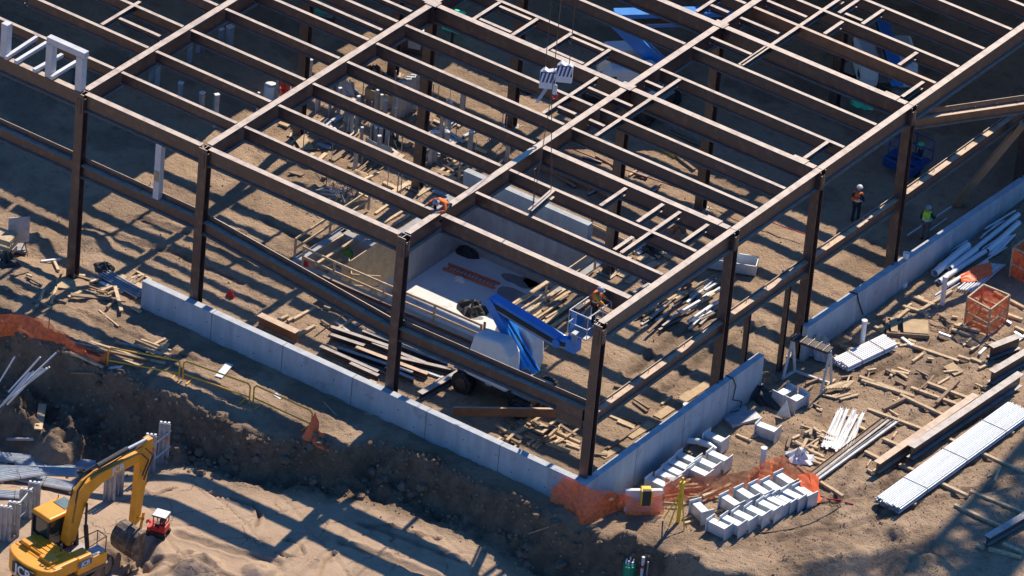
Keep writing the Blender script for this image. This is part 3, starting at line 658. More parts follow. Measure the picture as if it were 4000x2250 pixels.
m = MB(); m.box((-.95, .2, 1.75), (.45, .45, .25)); m.box((-.95, -.02, 2.1), (.45, .14, .6)); m.build('seat', TARP, cab)
m = MB(); m.tube((-.43, .35, 2.7), (-.28, .62, 2.72), .02); m.box((-.25, .65, 2.62), (.2, .05, .3)); m.build('mirror', TARP, cab)
m = MB(); m.tube((-1.42, 1.0, 3.1), (-1.42, 1.0, 3.3), .02); m.build('antenna', TARP, cab)
# boom in the y-z plane at x = 0
def plate(name, poly, w, mat, x=0.0, par=None):
    m = MB(); m.prism(poly, (x, 0, 0), (0, 1, 0), (0, 0, 1), (1, 0, 0), w); return exb(m, name, mat, par, bevel=.02)
boom = [(.15, 1.95), (.05, 2.15), (.18, 2.9), (.38, 3.8), (.60, 4.38), (1.0, 4.68), (1.7, 4.88), (3.0, 4.95), (4.0, 4.95), (4.25, 4.85), (4.3, 4.6), (4.1, 4.54), (3.0, 4.48), (1.95, 4.34), (1.30, 4.05), (1.02, 3.5), (.80, 2.8), (.60, 2.1), (.45, 1.9)]
bo = plate('boom', boom, .36, YEL)
text_mesh('maker_lettering', 'JCB', .42, WHITE, bo, (.188, 2.75, 4.71), (RAD(90), 0, RAD(90)), .008)
m = MB()
for z in (.02, .09): m.path([(.16, .3+z, 3.0), (.16, .55+z*.5, 4.5), (.16, 1.05, 4.95), (.16, 3.2, 5.24), (.16, 4.1, 5.26)], .03); m.path([(-.14, .3+z, 3.0), (-.14, .55, 4.5), (-.14, 1.1, 4.95+z), (-.14, 3.2, 5.2+z)], .025)
m.path([(.3, 4.15, 5.2), (.33, 4.6, 4.7), (.28, 4.35, 4.1), (.25, 4.2, 3.6)], .035); m.path([(.3, 3.95, 5.0), (.36, 4.3, 4.6), (.3, 4.05, 3.9)], .035)
m.build('hydraulic_hose', TARP, bo)
m = MB(); 
for s in (-1, 1): m.tube((s*.34, 1.15, 1.35), (s*.30, 1.0, 2.7), .10, 10); m.tube((s*.30, 1.0, 2.7), (s*.27, 1.02, 3.75), .055, 10)
exb(m, 'boom_cylinder', TARP)
m = MB(); m.tube((0, 1.75, 5.15), (0, 3.4, 5.32), .12, 10); o = exb(m, 'stick_cylinder', TARP); MB().tube((0, 3.4, 5.32), (0, 4.55, 5.38), .07, 10).build('cylinder_rod', GALV, o)
stick = [(3.95, 4.95), (4.4, 5.42), (4.68, 5.42), (4.72, 5.1), (4.62, 4.5), (4.50, 3.8), (4.22, 1.5), (4.0, 1.35), (3.86, 1.5), (3.95, 3.2), (3.98, 4.4)]
stick = [(y-.0, z) for y, z in stick]
plate('stick', stick, .32, YEL)
m = MB(); m.tube((0, 4.66, 4.6), (0, 4.5, 3.1), .085, 10); m.tube((0, 4.5, 3.1), (0, 4.32, 2.0), .05, 10); exb(m, 'bucket_cylinder', DARKST)
m = MB()
for s in (-1, 1): m.bar((s*.22, 4.05, 1.75), (s*.22, 4.38, 1.55), .05, .12); m.bar((s*.22, 4.35, 1.9), (s*.22, 4.2, 1.05), .05, .12)
exb(m, 'bucket_linkage', YEL)
# bucket: open scoop
bk = []
for i in range(9):
    t = RAD(70)+RAD(215)*i/8; bk.append((3.95+.62*math.cos(t)*1.0, .55+.68*math.sin(t)))
m = MB(); wv = []
for y, z in bk: wv += [(-.62, y, z), (.62, y, z)]
for y, z in bk: wv += [(-.62, 3.95+(y-3.95)*.93, .55+(z-.55)*.93), (.62, 3.95+(y-3.95)*.93, .55+(z-.55)*.93)]
n = 18; fs = []
for i in range(8): fs += [(2*i, 2*i+1, 2*i+3, 2*i+2), (n+2*i, n+2*i+2, n+2*i+3, n+2*i+1)]
fs += [(0, n, n+1, 1), (16, 17, n+17, n+16)]
m.add(wv, fs); side = bk
for s in (-1, 1): m.prism(side, (s*.61, 0, 0), (0, 1, 0), (0, 0, 1), (1, 0, 0), .04)
for i in range(5): m.prism([(-.03, -.2), (.03, -.2), (.06, 0), (-.06, 0)], (-.5+i*.25, bk[-1][0]+.02, bk[-1][1]-.0), (1, 0, 0), (0, .6, .8), (0, .8, -.6), .05)
exb(m, 'bucket', MUDST)

# small red tracked machine
p = G('I', 1118, 1150)
SD = empty('mini_digger', p, RAD(105), 'small red tracked machine with white-topped black canopy beside the excavator', 'mini machine')
for s in (-1, 1):
    m = MB(); m.prism(stadium(1.3, .34), (s*.36, 0, 0), (0, 1, 0), (0, 0, 1), (1, 0, 0), .2); m.build('track', BLACK, SD)
m = MB(); m.box((0, -.1, .48), (.8, .95, .26)); m.box((0, -.38, .68), (.78, .4, .3)); m.build('body', RED, SD, bevel=.04)
m = MB(); m.box((0, .45, .42), (.9, .25, .3)); m.build('front_guard', RED, SD, bevel=.03)
m = MB()
for x in (-.34, .34):
    for y in (-.5, .22): m.bar((x, y, .55), (x, y, 1.38), .05, .05)
m.box((0, -.14, 1.42), (.86, .92, .07)); m.box((0, -.35, 1.0), (.6, .06, .6)); cn = m.build('canopy', TARP, SD)
MB().box((0, -.14, 1.465), (.8, .86, .02)).build('roof_panel', PVC, cn)
m = MB(); m.box((0, 0, .72), (.35, .35, .1)); m.box((0, -.16, .95), (.35, .08, .35)); m.build('seat', TARP, SD)
m = MB(); m.bar((.1, .5, .5), (.15, .75, .7), .1, .12); m.bar((.15, .75, .7), (.2, .85, .4), .08, .1); m.build('digging_arm', RED, SD)
SD.scale = (.70, .70, .72)

# ------------------------------------------------------------------ boom lifts
def wheel(par, c, r=.5, w=.4, side=1):
    m = MB(); c = Vector(c); m.tube(c-Vector((0, w/2, 0)), c+Vector((0, w/2, 0)), r, 22)
    for i in range(22):
        t = 2*math.pi*i/22; q = c+Vector((math.cos(t)*r, 0, math.sin(t)*r))
        for s in (-1, 1): m.prism([(-.035, -.03), (.035, -.03), (.035, .03), (-.035, .03)], q+Vector((0, s*w*.25, 0)), (-math.sin(t), 0, math.cos(t)), (math.cos(t), 0, math.sin(t)), (0, 1, 0), w*.42)
    o = m.build('wheel', BLACK, par)
    MB().tube(c+Vector((0, side*w/2, 0)), c+Vector((0, side*(w/2+.03), 0)), r*.55, 14).build('wheel_rim', DARKST, o)
def boomlift(name, loc, rz, label, turn=0.0, joints=None, basket=None, hood_l=2.5, hk=1.0, writing=True, lower2=True, kk=1.0):
    R_ = empty(name, loc, rz, label, 'boom lift')
    m = MB(); m.box((.1, 0, .78), (3.9, 1.7, .5)); m.box((0, 0, .5), (4.3, .5, .3)); m.box((-1.4, -.9, 1.05), (1.0, .35, .08)); m.box((1.6, -.9, 1.05), (1.0, .35, .08)); m.box((0, 0, .98), (1.5, 1.4, .25), taper=.85)
    ch = m.build('chassis', DARKST, R_, bevel=.05)
    if writing:
        text_mesh('lettering', '4x4', .2, WHITE, ch, (-.2, -.87, .8), (RAD(90), 0, 0), .008)
    for x in (-1.35, 1.65):
        for y in (-1.02, 1.02): wheel(R_, (x, y, .5), .5, .42, 1 if y > 0 else -1)
        MB().tube((x, -.85, .5), (x, .85, .5), .1, 8).build('axle', DARKST, R_)
    T_ = Matrix.Rotation(turn, 4, 'Z')
    def tp(mb, nm, mat, **k):
        mb.v = [tuple(T_ @ Vector(q)) for q in mb.v]; return mb.build(nm, mat, R_, **k)
    tp(MB().tube((0, 0, 1.05), (0, 0, 1.3), .6, 20).box((0, 0, 1.3), (2.6, .9, .14)), 'turntable', DARKST)
    hd = [(-hood_l/2, 1.15), (-hood_l/2-.02, 1.9), (-hood_l/2+.3, 2.5*hk), (hood_l/2-.55, 2.62*hk), (hood_l/2-.1, 2.2*hk), (hood_l/2, 1.6), (hood_l/2-.1, 1.1)]
    for s in (-1, 1):
        m = MB(); m.prism(hd, (0, s*.9, 0), (1, 0, 0), (0, 0, 1), (0, 1, 0), .9); tp(m, 'engine_hood', WHITE, bevel=.16)
    tp(MB().box((hood_l/2-.35, -1.355, 1.7), (.5, .02, .3)), 'hood_vent', TARP); tp(MB().box((-hood_l/2+.4, -1.355, 1.9), (.3, .02, .5)), 'hood_vent', TARP)
    m = MB(); m.tube((-hood_l/2+.4, -.7, 2.4), (-hood_l/2+.4, -.7, 2.62*hk+.18), .06, 8); tp(m, 'beacon', ORANGE)
    J = joints
    # J: list of (x, z) in the boom plane; pairs of arms
    ws = [.34, .30, .26, .22]
    for i in range(len(J)-1):
        a, b_ = Vector((J[i][0], 0, J[i][1])), Vector((J[i+1][0], 0, J[i+1][1]))
        if i == 0 and lower2:
            for s in (-1, 1): tp(MB().bar(a+Vector((0, s*.24, 0)), b_+Vector((0, s*.24, 0)), .16*kk, .44*kk), 'lower_arm', BLUE, bevel=.02)
            for s in (-1, 1): tp(MB().bar(a+Vector((.45, s*.12, -.1)), b_+Vector((.4, s*.12, -.35)), .10, .24), 'link_arm', BLUE, bevel=.02)
            d = (b_-a); tp(MB().tube(a+Vector((.35, 0, .0)), a+d*.55+Vector((.3, 0, -.1)), .09, 8).tube(a+d*.55+Vector((.3, 0, -.1)), a+d*.85+Vector((.1, 0, 0)), .05, 8), 'lift_cylinder', TARP)
        else:
            k = (.62-.09*i)*kk; o = tp(MB().bar(a, b_, k*.9, k), 'upper_boom', BLUE, bevel=.02)
            d = b_-a; up = Vector((0, 0, 1)); sd = Vector((0, -(k*.9/2+.02), 0)); q = T_ @ (a+d*.03+sd); e = T_ @ (a+d*.97+sd)
            MB().bar(q, e, .05, k*.35).build('cable_track', TARP, o)
            MB().bar(q+Vector((0, 0, -.14)), e+Vector((0, 0, -.14)), .05, .05).build('hose_rail', GALVD, o)
        if i > 0 or not lower2: tp(MB().tube(a+Vector((0, -.3, 0)), a+Vector((0, .3, 0)), .2, 12), 'boom_joint', BLUE)
    if basket:
        bx, by, bz = basket
        B_ = []
        m = MB(); L_, Wd, H_ = .95, 1.7, 1.1
        m.box((bx, by, bz), (L_, Wd, .06)); tp(m, 'basket_floor', GALVD)
        m = MB()
        for zz in (.5, .8, H_):
            for (a, b_) in (((-L_/2, -Wd/2), (L_/2, -Wd/2)), ((L_/2, -Wd/2), (L_/2, Wd/2)), ((L_/2, Wd/2), (-L_/2, Wd/2)), ((-L_/2, Wd/2), (-L_/2, -Wd/2))):
                if zz == .8: continue
                m.tube((bx+a[0], by+a[1], bz+zz), (bx+b_[0], by+b_[1], bz+zz), .025, 6)
        for x in (-1, 1):
            for y in (-1, -.33, .33, 1): m.tube((bx+x*L_/2, by+y*Wd/2, bz), (bx+x*L_/2, by+y*Wd/2, bz+H_), .022, 6)
        tp(m, 'basket_rail', GALV)
        m = MB(); m.box((bx-L_/2+.12, by-.3, bz+.95), (.25, .5, .25)); tp(m, 'control_box', TARP)
        m = MB(); m.box((bx-L_/2-.12, by, bz+.3), (.3, .5, 1.0)); m.bar((bx-L_/2-.15, by, bz-.1), (J[-1][0], 0, J[-1][1]+.1), .26, .34); m.box((J[-1][0], 0, J[-1][1]), (.5, .5, .6)); m.bar((bx-L_/2-.35, by, bz+.1), (J[-1][0]-.25, 0, J[-1][1]+.3), .1, .12); tp(m, 'basket_mount', BLUE, bevel=.02)
    return R_
g = Vector((-7.9, 5.35, 0))
boomlift('boom_lift', g, 0, 'blue articulated boom lift with white hoods holding a worker near the corner column', 0,
         [(1.2, 1.9), (-.9, 4.35), (2.65, 3.85), (3.35, 4.0)], (6.48, -3.97, 8.05), 2.3, 1.32)
p = W('C', 1080, 430, 2.2); q_ = Vector((math.cos(RAD(43)), math.sin(RAD(43)), 0)); p = p-q_*1.2
boomlift('boom_lift', (p.x, p.y, 0), 0, 'blue boom lift in shadow with its long boom stretched level below the roof', RAD(43),
         [(1.2, 2.2), (-1.0, 4.45), (5.2, 4.6)], None, 2.8, writing=False, kk=1.35)
p = W('D', 922, 373, 2.2)
boomlift('boom_lift', (p.x, p.y, 0), RAD(0), 'blue boom lift in shadow seen from above with two pale hoods either side', RAD(-49),
         [(-2.6, 2.9), (3.6, 2.85)], None, 2.9, writing=False, lower2=False)
p = G('D', 1040, 1230)
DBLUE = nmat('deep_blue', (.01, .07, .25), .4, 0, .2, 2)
sl_ = empty('boom_lift', (p.x, p.y, 0), 0, 'blue lift basket standing in shadow behind the far side column', 'boom lift')
m = MB(); m.box((0, 0, .6), (1.6, 1.1, .5)); m.build('chassis', DBLUE, sl_, bevel=.05)
m = MB(); m.bar((0, 0, .8), (.2, .3, 3.6), .25, .3); m.build('boom', DBLUE, sl_)
m = MB(); m.box((.3, 0, 1.0), (1.8, .9, .06))
for z in (1.5, 2.05):
    for a, b_ in (((-.6, -.45), (1.2, -.45)), ((1.2, -.45), (1.2, .45)), ((1.2, .45), (-.6, .45)), ((-.6, .45), (-.6, -.45))): m.tube((a[0], a[1], z), (b_[0], b_[1], z), .03, 6)
for x in (-.6, .3, 1.2):
    for y in (-.45, .45): m.tube((x, y, 1.0), (x, y, 2.05), .03, 6)
m.build('basket', DBLUE, sl_)

# ------------------------------------------------------------------ people
def skinned(name, V_, E_, Rr, mat, parent, root=0, sub=1):
    me = bpy.data.meshes.new(name); me.from_pydata([Vector(v) for v in V_], E_, []); me.update(); me.materials.append(mat)
    o = bpy.data.objects.new(name, me); COL.objects.link(o); o.parent = parent
    o.modifiers.new('skin', 'SKIN').use_smooth_shade = True
    for i, sv in enumerate(me.skin_vertices[0].data):
        r = Rr[i]; sv.radius = r if isinstance(r, tuple) else (r, r); sv.use_root = (i == root)
    s_ = o.modifiers.new('sub', 'SUBSURF'); s_.levels = sub; s_.render_levels = sub
    return o
def person(loc, rz, label, J, top, trouser, vest, helmet, tape=True, group=None):
    P_ = empty('person', loc, rz, label, 'person', group)
    g_ = lambda k: Vector(J[k])
    ks = ['pel', 'chest', 'neck', 'head', 'shL', 'elL', 'haL', 'shR', 'elR', 'haR', 'hiL', 'knL', 'anL', 'toL', 'hiR', 'knR', 'anR', 'toR']
    D = dict(pel=(0, 0, .96), chest=(0, 0, 1.30), neck=(0, .01, 1.50), head=(0, .03, 1.66), shL=(-.19, 0, 1.42), elL=(-.26, .02, 1.14), haL=(-.27, .12, .90), shR=(.19, 0, 1.42), elR=(.26, .02, 1.14), haR=(.27, .12, .90),
             hiL=(-.1, 0, .92), knL=(-.12, .03, .50), anL=(-.12, -.01, .09), toL=(-.13, .16, .04), hiR=(.1, 0, .92), knR=(.12, .03, .50), anR=(.12, -.01, .09), toR=(.13, .16, .04))
    D.update(J); D = {k: Vector(v) for k, v in D.items()}
    V_ = [D[k] for k in ks]; ix = {k: i for i, k in enumerate(ks)}
    E_ = [(ix[a], ix[b_]) for a, b_ in (('pel', 'chest'), ('chest', 'neck'), ('neck', 'head'), ('chest', 'shL'), ('shL', 'elL'), ('elL', 'haL'), ('chest', 'shR'), ('shR', 'elR'), ('elR', 'haR'), ('pel', 'hiL'), ('hiL', 'knL'), ('knL', 'anL'), ('anL', 'toL'), ('pel', 'hiR'), ('hiR', 'knR'), ('knR', 'anR'), ('anR', 'toR'))]
    Rr = [.13, (.15, .11), .06, .10, .06, .045, .034, .06, .045, .034, .085, .06, .04, .035, .085, .06, .04, .035]
    for h in ('L', 'R'):     # fingers
        w0 = D['ha'+h]; dr = (w0-D['el'+h]).normalized(); sd = dr.cross(Vector((0, 1, .3))).normalized(); 
        pi = len(V_); V_.append(w0+dr*.07); E_.append((ix['ha'+h], pi)); Rr.append((.038, .018))
        for q, ln in ((-.03, .06), (-.01, .075), (.01, .07), (.03, .055)):
            a = len(V_); V_.append(w0+dr*.085+sd*q); E_.append((pi, a)); Rr.append(.009); V_.append(w0+dr*(.085+ln)+sd*q*1.3+Vector((0, .015, 0))); E_.append((a, a+1)); Rr.append(.007)
        a = len(V_); V_.append(w0+dr*.05+sd*.055); E_.append((ix['ha'+h], a)); Rr.append(.011)
    skinned('body', V_, E_, Rr, SKIN, P_)
    # face on the head
    hd = D['head']; f = (Vector((0, 1, 0))+(hd-D['neck']).cross(Vector((1, 0, 0))).normalized()*0)
    up = (hd-D['neck']).normalized(); fo = Vector((1, 0, 0)).cross(up)*-1; fo = fo if fo.y >= 0 else -fo; rt_ = Vector((1, 0, 0))
    m = MB(); m.box(hd+fo*.105+up*-.01, (.025, .03, .04)); m.build('nose', SKIN, P_)
    m = MB()
    for s in (-1, 1): m.sphere(hd+fo*.09+rt_*.035*s+up*.015, .013, 6, 4)
    m.box(hd+fo*.095-up*.055, (.05, .012, .01)); m.build('eyes', TARP, P_)
    sel = lambda ks_, rr: ([D[k] for k in ks_], rr)
    ck = ['pel', 'chest', 'neck', 'shL', 'elL', 'haL', 'shR', 'elR', 'haR']; ci = {k: i for i, k in enumerate(ck)}
    cv = [D[k] for k in ck]; cv[2] = D['neck']*.8+D['chest']*.2; cv[5] = D['haL']*.88+D['elL']*.12; cv[8] = D['haR']*.88+D['elR']*.12
    skinned('jacket', cv, [(0, 1), (1, 2), (1, 3), (3, 4), (4, 5), (1, 6), (6, 7), (7, 8)], [(.19, .15), (.22, .17), .10, .10, .078, .062, .10, .078, .062], top, P_)
    tk = ['pel', 'hiL', 'knL', 'anL', 'hiR', 'knR', 'anR']; tv = [D[k] for k in tk]
    skinned('trousers', tv, [(0, 1), (1, 2), (2, 3), (0, 4), (4, 5), (5, 6)], [(.155, .13), .11, .085, .07, .11, .085, .07], trouser, P_)
    for s in ('L', 'R'): MB().bar(D['an'+s]+Vector((0, -.03, -.0)), D['to'+s]+Vector((0, .05, .02)), .10, .10).build('boot', NAVY, P_, bevel=.02)
    if vest:
        vv = [D['pel']*.85+D['chest']*.15, D['chest'], D['neck']*.55+D['chest']*.45]
        ve = skinned('vest', vv+[D['shL']*.8+D['chest']*.2, D['shR']*.8+D['chest']*.2], [(0, 1), (1, 2), (2, 3), (2, 4)], [(.25, .20), (.275, .215), .15, .15, .15], vest, P_)
        if tape:
            ax_ = (D['chest']-D['pel']).normalized(); c_ = D['pel']*.55+D['chest']*.45; m = MB()
            def ring(c_, rx, ry, h):
                n = 16; vs = []
                for k in (-h/2, h/2):
                    for i in range(n):
                        t = 2*math.pi*i/n; q = Vector((rx*math.cos(t), 0, 0))+(ax_.cross(Vector((1, 0, 0)))).normalized()*ry*math.sin(t); vs.append(c_+q+ax_*k)
                m.add(vs, [(i, (i+1) % n, (i+1) % n+n, i+n) for i in range(n)])
            ring(c_, .225, .185, .06)
            nb = ax_.cross(Vector((1, 0, 0))).normalized()
            for s in (-1, 1):
                for q in (-1, 1): m.bar(c_+Vector((s*.09, 0, 0))+nb*.17*q, D['chest']+ax_*.17+Vector((s*.09, 0, 0))+nb*.12*q, .045, .012, nb)
            m.build('reflective_tape', REFL, P_)
    m = MB(); m.sphere(hd+up*.03, .145, 14, 7, (1, 1.12, .95), 0); m.tube(hd+up*.03-up*.01, hd+up*.03+up*.012, .155, 16); m.bar(hd+up*.03+fo*.12, hd+up*.03+fo*.2, .2, .02)
    m.build('hard_hat', helmet, P_, smooth=True)
    return P_
HW = nmat('white_helmet', (.72, .74, .78), .35); HG = nmat('green_helmet', (.08, .5, .22), .35); HGR = nmat('grey_helmet', (.3, .33, .38), .4)
# ironworker sitting astride the girder, bending over the joint
person((XG[1]-.05, 3.15, TOP-.93), RAD(160), 'ironworker in orange jacket sitting on the girder bending over a bolted joint',
       dict(pel=(0, 0, .98), chest=(0, .26, 1.20), neck=(0, .42, 1.24), head=(0, .56, 1.22), shL=(-.2, .32, 1.2), elL=(-.42, .38, .98), haL=(-.34, .66, .96), shR=(.2, .32, 1.2), elR=(.45, .42, 1.05), haR=(.42, .72, 1.0),
            hiL=(-.12, .02, .96), knL=(-.36, .35, .98), anL=(-.36, .38, .52), toL=(-.38, .55, .46), hiR=(.12, .02, .96), knR=(.36, .35, .98), anR=(.36, .38, .52), toR=(.38, .55, .46)),
       ORF, NAVY, None, HGR, False)
# worker in the lift basket
person((-1.5, 1.85, 8.09), RAD(-80), 'worker in orange and yellow vest leaning out of the blue lift basket',
       dict(chest=(0, .05, 1.3), neck=(0, .1, 1.49), head=(0, .16, 1.64), shR=(.19, .06, 1.42), elR=(.32, .3, 1.3), haR=(.34, .55, 1.2), elL=(-.3, .2, 1.2), haL=(-.25, .42, 1.15)), nmat('amber_fabric', (.85, .36, .03), .8), NAVY, ORF, HGR)
# two standing in the shade
p = G('H', 705, 260); person((p.x, p.y, 0), RAD(20), 'worker in orange vest and white hard hat walking away behind the side columns', dict(chest=(0, .06, 1.3), neck=(0, .12, 1.49), head=(0, .2, 1.62), haL=(-.15, .35, 1.0), haR=(.2, .35, 1.02), knL=(-.12, .15, .52), anL=(-.12, -.12, .11)), NAVY, NAVY, ORF, HW)
p = G('H', 1195, 395); person((p.x, p.y, 0), RAD(15), 'worker in lime yellow vest and grey trousers standing by the far concrete wall', dict(haL=(-.3, .2, .95), haR=(.3, .3, 1.2), elR=(.3, .05, 1.2)), NAVY, GREYF, LIME, HGR)
# bent worker half hidden behind the pale posts
p = G('A', 505, 605); person((p.x, p.y, float(gh(p.x, p.y))), RAD(-60), 'worker in orange jacket bending down behind the pale posts at the left', dict(chest=(0, .3, 1.15), neck=(0, .5, 1.2), head=(0, .63, 1.15), shL=(-.2, .42, 1.15), shR=(.2, .42, 1.15), elL=(-.25, .5, .88), elR=(.25, .5, .88), haL=(-.2, .6, .65), haR=(.2, .6, .65)), ORF, GREYF, None, HGR, False)
p = G('D', 1150, 1250); person((p.x, p.y, 1.03 if False else 0.0), RAD(100), 'worker with green hard hat partly hidden behind the far side column', dict(), NAVY, NAVY, None, HG, False)

# ------------------------------------------------------------------ crane hook block, cables and the small beam it carries
CY = nmat('stripe_blue', (.03, .05, .22), .5)
hb = W('C', 365, 560, 12.2)
hb = Vector((hb.x, hb.y, 12.2))
HB = empty('crane_hook_block', hb, RAD(30), 'crane hook block with diagonal blue and white stripes hanging over the roof frame', 'hook block')
HB.scale = (.82, .82, .9)
for s, dx, dz in ((-1, -.42, 0.0), (1, .42, .45)):
    m = MB(); m.prism([(-.42, -.5), (.42, -.5), (.42, .3), (.25, .5), (.0, .42), (-.2, .55), (-.42, .3)], (dx, 0, dz), (1, 0, 0), (0, 0, 1), (0, 1, 0), .35)
    o = m.build('cheek_plate', WHITE, HB)
    MB().box((dx, -.178, dz+.13), (.80, .01, .58)).build('dark_panel', CY, o)
    st = MB()
    for i in range(4): st.prism([(-.10, -.25), (.0, -.25), (.13, .3), (.03, .3)], (dx-.30+i*.2, -.19, dz+.08), (1, 0, 0), (0, 0, 1), (0, 1, 0), .012)
    st.build('stripe', WHITE, o)
m = MB(); m.tube((0, -.1, -.3), (0, -.1, -.75), .12, 10); m.tube((0, -.1, .2), (0, .2, .2), .3, 14); m.build('sheave', WHITE, HB)
m = MB(); pts = [(0, 0, -.75), (.14, 0, -.85), (.16, 0, -1.0), (.05, 0, -1.12), (-.08, 0, -1.08), (-.12, 0, -.98)]; m.path(pts, .05, 8); m.build('hook', RED, HB)
for x in (-.62, .62):
    m = MB(); m.tube((x, 0, .5), (x+.1*x, .0, 32.5), .022, 6); m.build('hoist_rope', DARKST, HB)
for k in range(4):
    m = MB(); m.tube((-.5+k*.05, 0, -.5), (-.95+k*.05, -.25, -1.3), .02, 5); m.build('tag_chain', GALV, HB)
a = W('G', 180, 190, TOP+.25); b_ = W('G', 345, 45, TOP+.25)
SB = tag(MB().ibeam((a.x, a.y, TOP+.3), (b_.x, b_.y, TOP+.3), .34, .22, .02, .014).build('steel_beam', STEEL), 'short steel beam hanging level on the crane sling above the roof joists', 'steel beam')
m = MB(); c_ = (a+b_)/2
for t in (.12, .9):
    q = a.lerp(b_, t); m.path([(q.x, q.y, TOP+.32), (hb.x-2.2 if False else q.x+(hb.x-q.x)*.02, q.y, TOP+2.2)], .016, 5)
sp = W('C', 325, 780, 11.5)
for t in (.12, .9):
    q = a.lerp(b_, t); m.tube((q.x, q.y, TOP+.3), (c_.x, c_.y, TOP+5.6), .018, 5)
m.tube((c_.x, c_.y, TOP+5.6), (c_.x+.1, c_.y, TOP+26), .02, 5)
tag(m.build('lifting_sling', DARKST), 'thin steel lifting sling running up from the hanging beam', 'sling')

# tower crane standing outside the picture; its mast throws the soft shadow over the yard
tc_ = Vector((7.6, 52.0, 0)); HJ = 45.0
TC = empty('tower_crane', tc_, 0, 'tall lattice tower crane beyond the right wall whose jib carries the hook block', 'crane')
def lattice(p0, p1, wd, ht, nm, n, mat=CREAM, r=.11):
    m = MB(); p0, p1 = Vector(p0), Vector(p1); d = (p1-p0).normalized(); up = Vector((0, 0, 1)) if abs(d.z) < .9 else Vector((0, 1, 0)); s_ = d.cross(up).normalized(); u_ = s_.cross(d)
    co_ = [s_*(a*wd/2)+u_*(b_*ht/2) for a, b_ in ((-1, -1), (1, -1), (1, 1), (-1, 1))]
    for c_ in co_: m.bar(p0+c_, p1+c_, r*1.6, r*1.6)
    L_ = (p1-p0).length
    for i in range(n):
        a, b_ = p0+d*L_*i/n, p0+d*L_*(i+1)/n
        for j in range(4): m.bar(a+co_[j], b_+co_[(j+1) % 4], r, r); m.bar(a+co_[j], a+co_[(j+1) % 4], r, r)
    return m.build(nm, mat, TC)
lattice((0, 0, -.2), (0, 0, HJ+4), 2.0, 2.0, 'mast', 30, r=.2)
hv = Vector((hb.x-tc_.x, hb.y-tc_.y, 0)); hv_ = hv.normalized()
lattice(Vector((0, 0, HJ))+hv_*1.2, Vector((0, 0, HJ))+hv_*58, 1.4, 1.4, 'jib', 40)
lattice(Vector((0, 0, HJ))-hv_*1.2, Vector((0, 0, HJ))-hv_*15, 1.4, .8, 'counter_jib', 10)
MB().box(tuple(Vector((0, 0, HJ-1.5))-hv_*13), (3, 3, 2.6)).build('counterweight', CONC, TC)
MB().box((2.0, -1.2, HJ-1.3), (1.8, 2.0, 2.2)).build('cab', CREAM, TC)
MB().box((0, 0, .3), (6, 6, .6)).build('base_slab', CONC, TC)
# ------------------------------------------------------------------ loose materials
def gz(x, y):
    # height of the finished ground sheet at x, y
    i = int(np.clip(np.searchsorted(gx, x)-1, 0, nx-2)); j = int(np.clip(np.searchsorted(gy, y)-1, 0, ny-2))
    return float(max(Z[i, j], Z[i+1, j], Z[i, j+1], Z[i+1, j+1]))
def GP(k, x, y):
    p = G(k, x, y)
    for _ in range(4): p = W(k, x, y, .5*p.z+.5*gz(p.x, p.y))
    return Vector((p.x, p.y, gz(p.x, p.y)))
_lib = {}
def plank(k, x1, y1, x2, y2, w=.14, h=.07, mat=WOOD, label='', group=None, lift=0.0, name='timber_plank', cat='plank', z=None, kind='bar'):
    a = GP(k, x1, y1) if z is None else W(k, x1, y1, z); b_ = GP(k, x2, y2) if z is None else W(k, x2, y2, z)
    mid = (a+b_)/2
    if z is None: mid.z = (max(a.z, gz(mid.x, mid.y)-.03)+max(b_.z, gz(mid.x, mid.y)-.03))/2
    dz = (b_.z-a.z); a.z = mid.z-dz/2+h*.45+lift; b_.z = mid.z+dz/2+h*.45+lift
    m = MB()
    if kind == 'bar': m.bar(a, b_, w, h)
    elif kind == 'tube': m.tube(a, b_, w/2, 10)
    elif kind == 'hollow': m.hollow(a, b_, w/2, .02, 14)
    elif kind == 'ibeam': m.ibeam(a+Vector((0, 0, h*.5)), b_+Vector((0, 0, h*.5)), h, w, .03, .02)
    elif kind == 'channel':
        t = .015; m.extr(a, b_, [(-w/2, 0), (-w/2, h), (-w/2+t, h), (-w/2+t, t), (w/2-t, t), (w/2-t, h), (w/2, h), (w/2, 0)])
    o = m.build(name, mat); return tag(o, label, cat, group)
def many(k, lst, label, group, **kw):
    for s in lst: plank(k, *s, label=label, group=group, **kw)
T4 = dict(w=.13, h=.10)
many('S', [(780, 280, 895, 240), (1040, 150, 1165, 65), (1235, 175, 1370, 95), (1070, 205, 1180, 240), (1120, 160, 1235, 215), (970, 295, 1085, 325), (1000, 385, 1090, 330), (1055, 405, 1155, 345), (1250, 285, 1550, 410), (1275, 235, 1565, 370), (1200, 375, 1450, 465), (1410, 385, 1560, 435), (700, 255, 800, 205), (750, 330, 830, 290), (1180, 300, 1240, 340)],
     'pale timber offcut lying inside the near corner of the concrete walls', 'timber offcuts inside the near corner', name='timber_offcut', cat='offcut', **T4)
plank('S', 845, 175, 1020, 95, w=.3, h=.05, label='wide plank lying inside the wall near the corner column')
plank('S', 880, 215, 975, 165, w=.5, h=.04, mat=PLY, label='small square plywood offcut inside the near corner', name='plywood_sheet', cat='plywood')
for i, s in enumerate([(690, 300, 925, 395), (800, 360, 920, 410), (720, 555, 970, 385), (640, 590, 730, 600)]):
    plank('K', *s, w=.14, h=.08, mat=WOODD if i > 1 else WOOD, label='long timber lying on the soil right of the corner column', group='timbers right of the corner column')
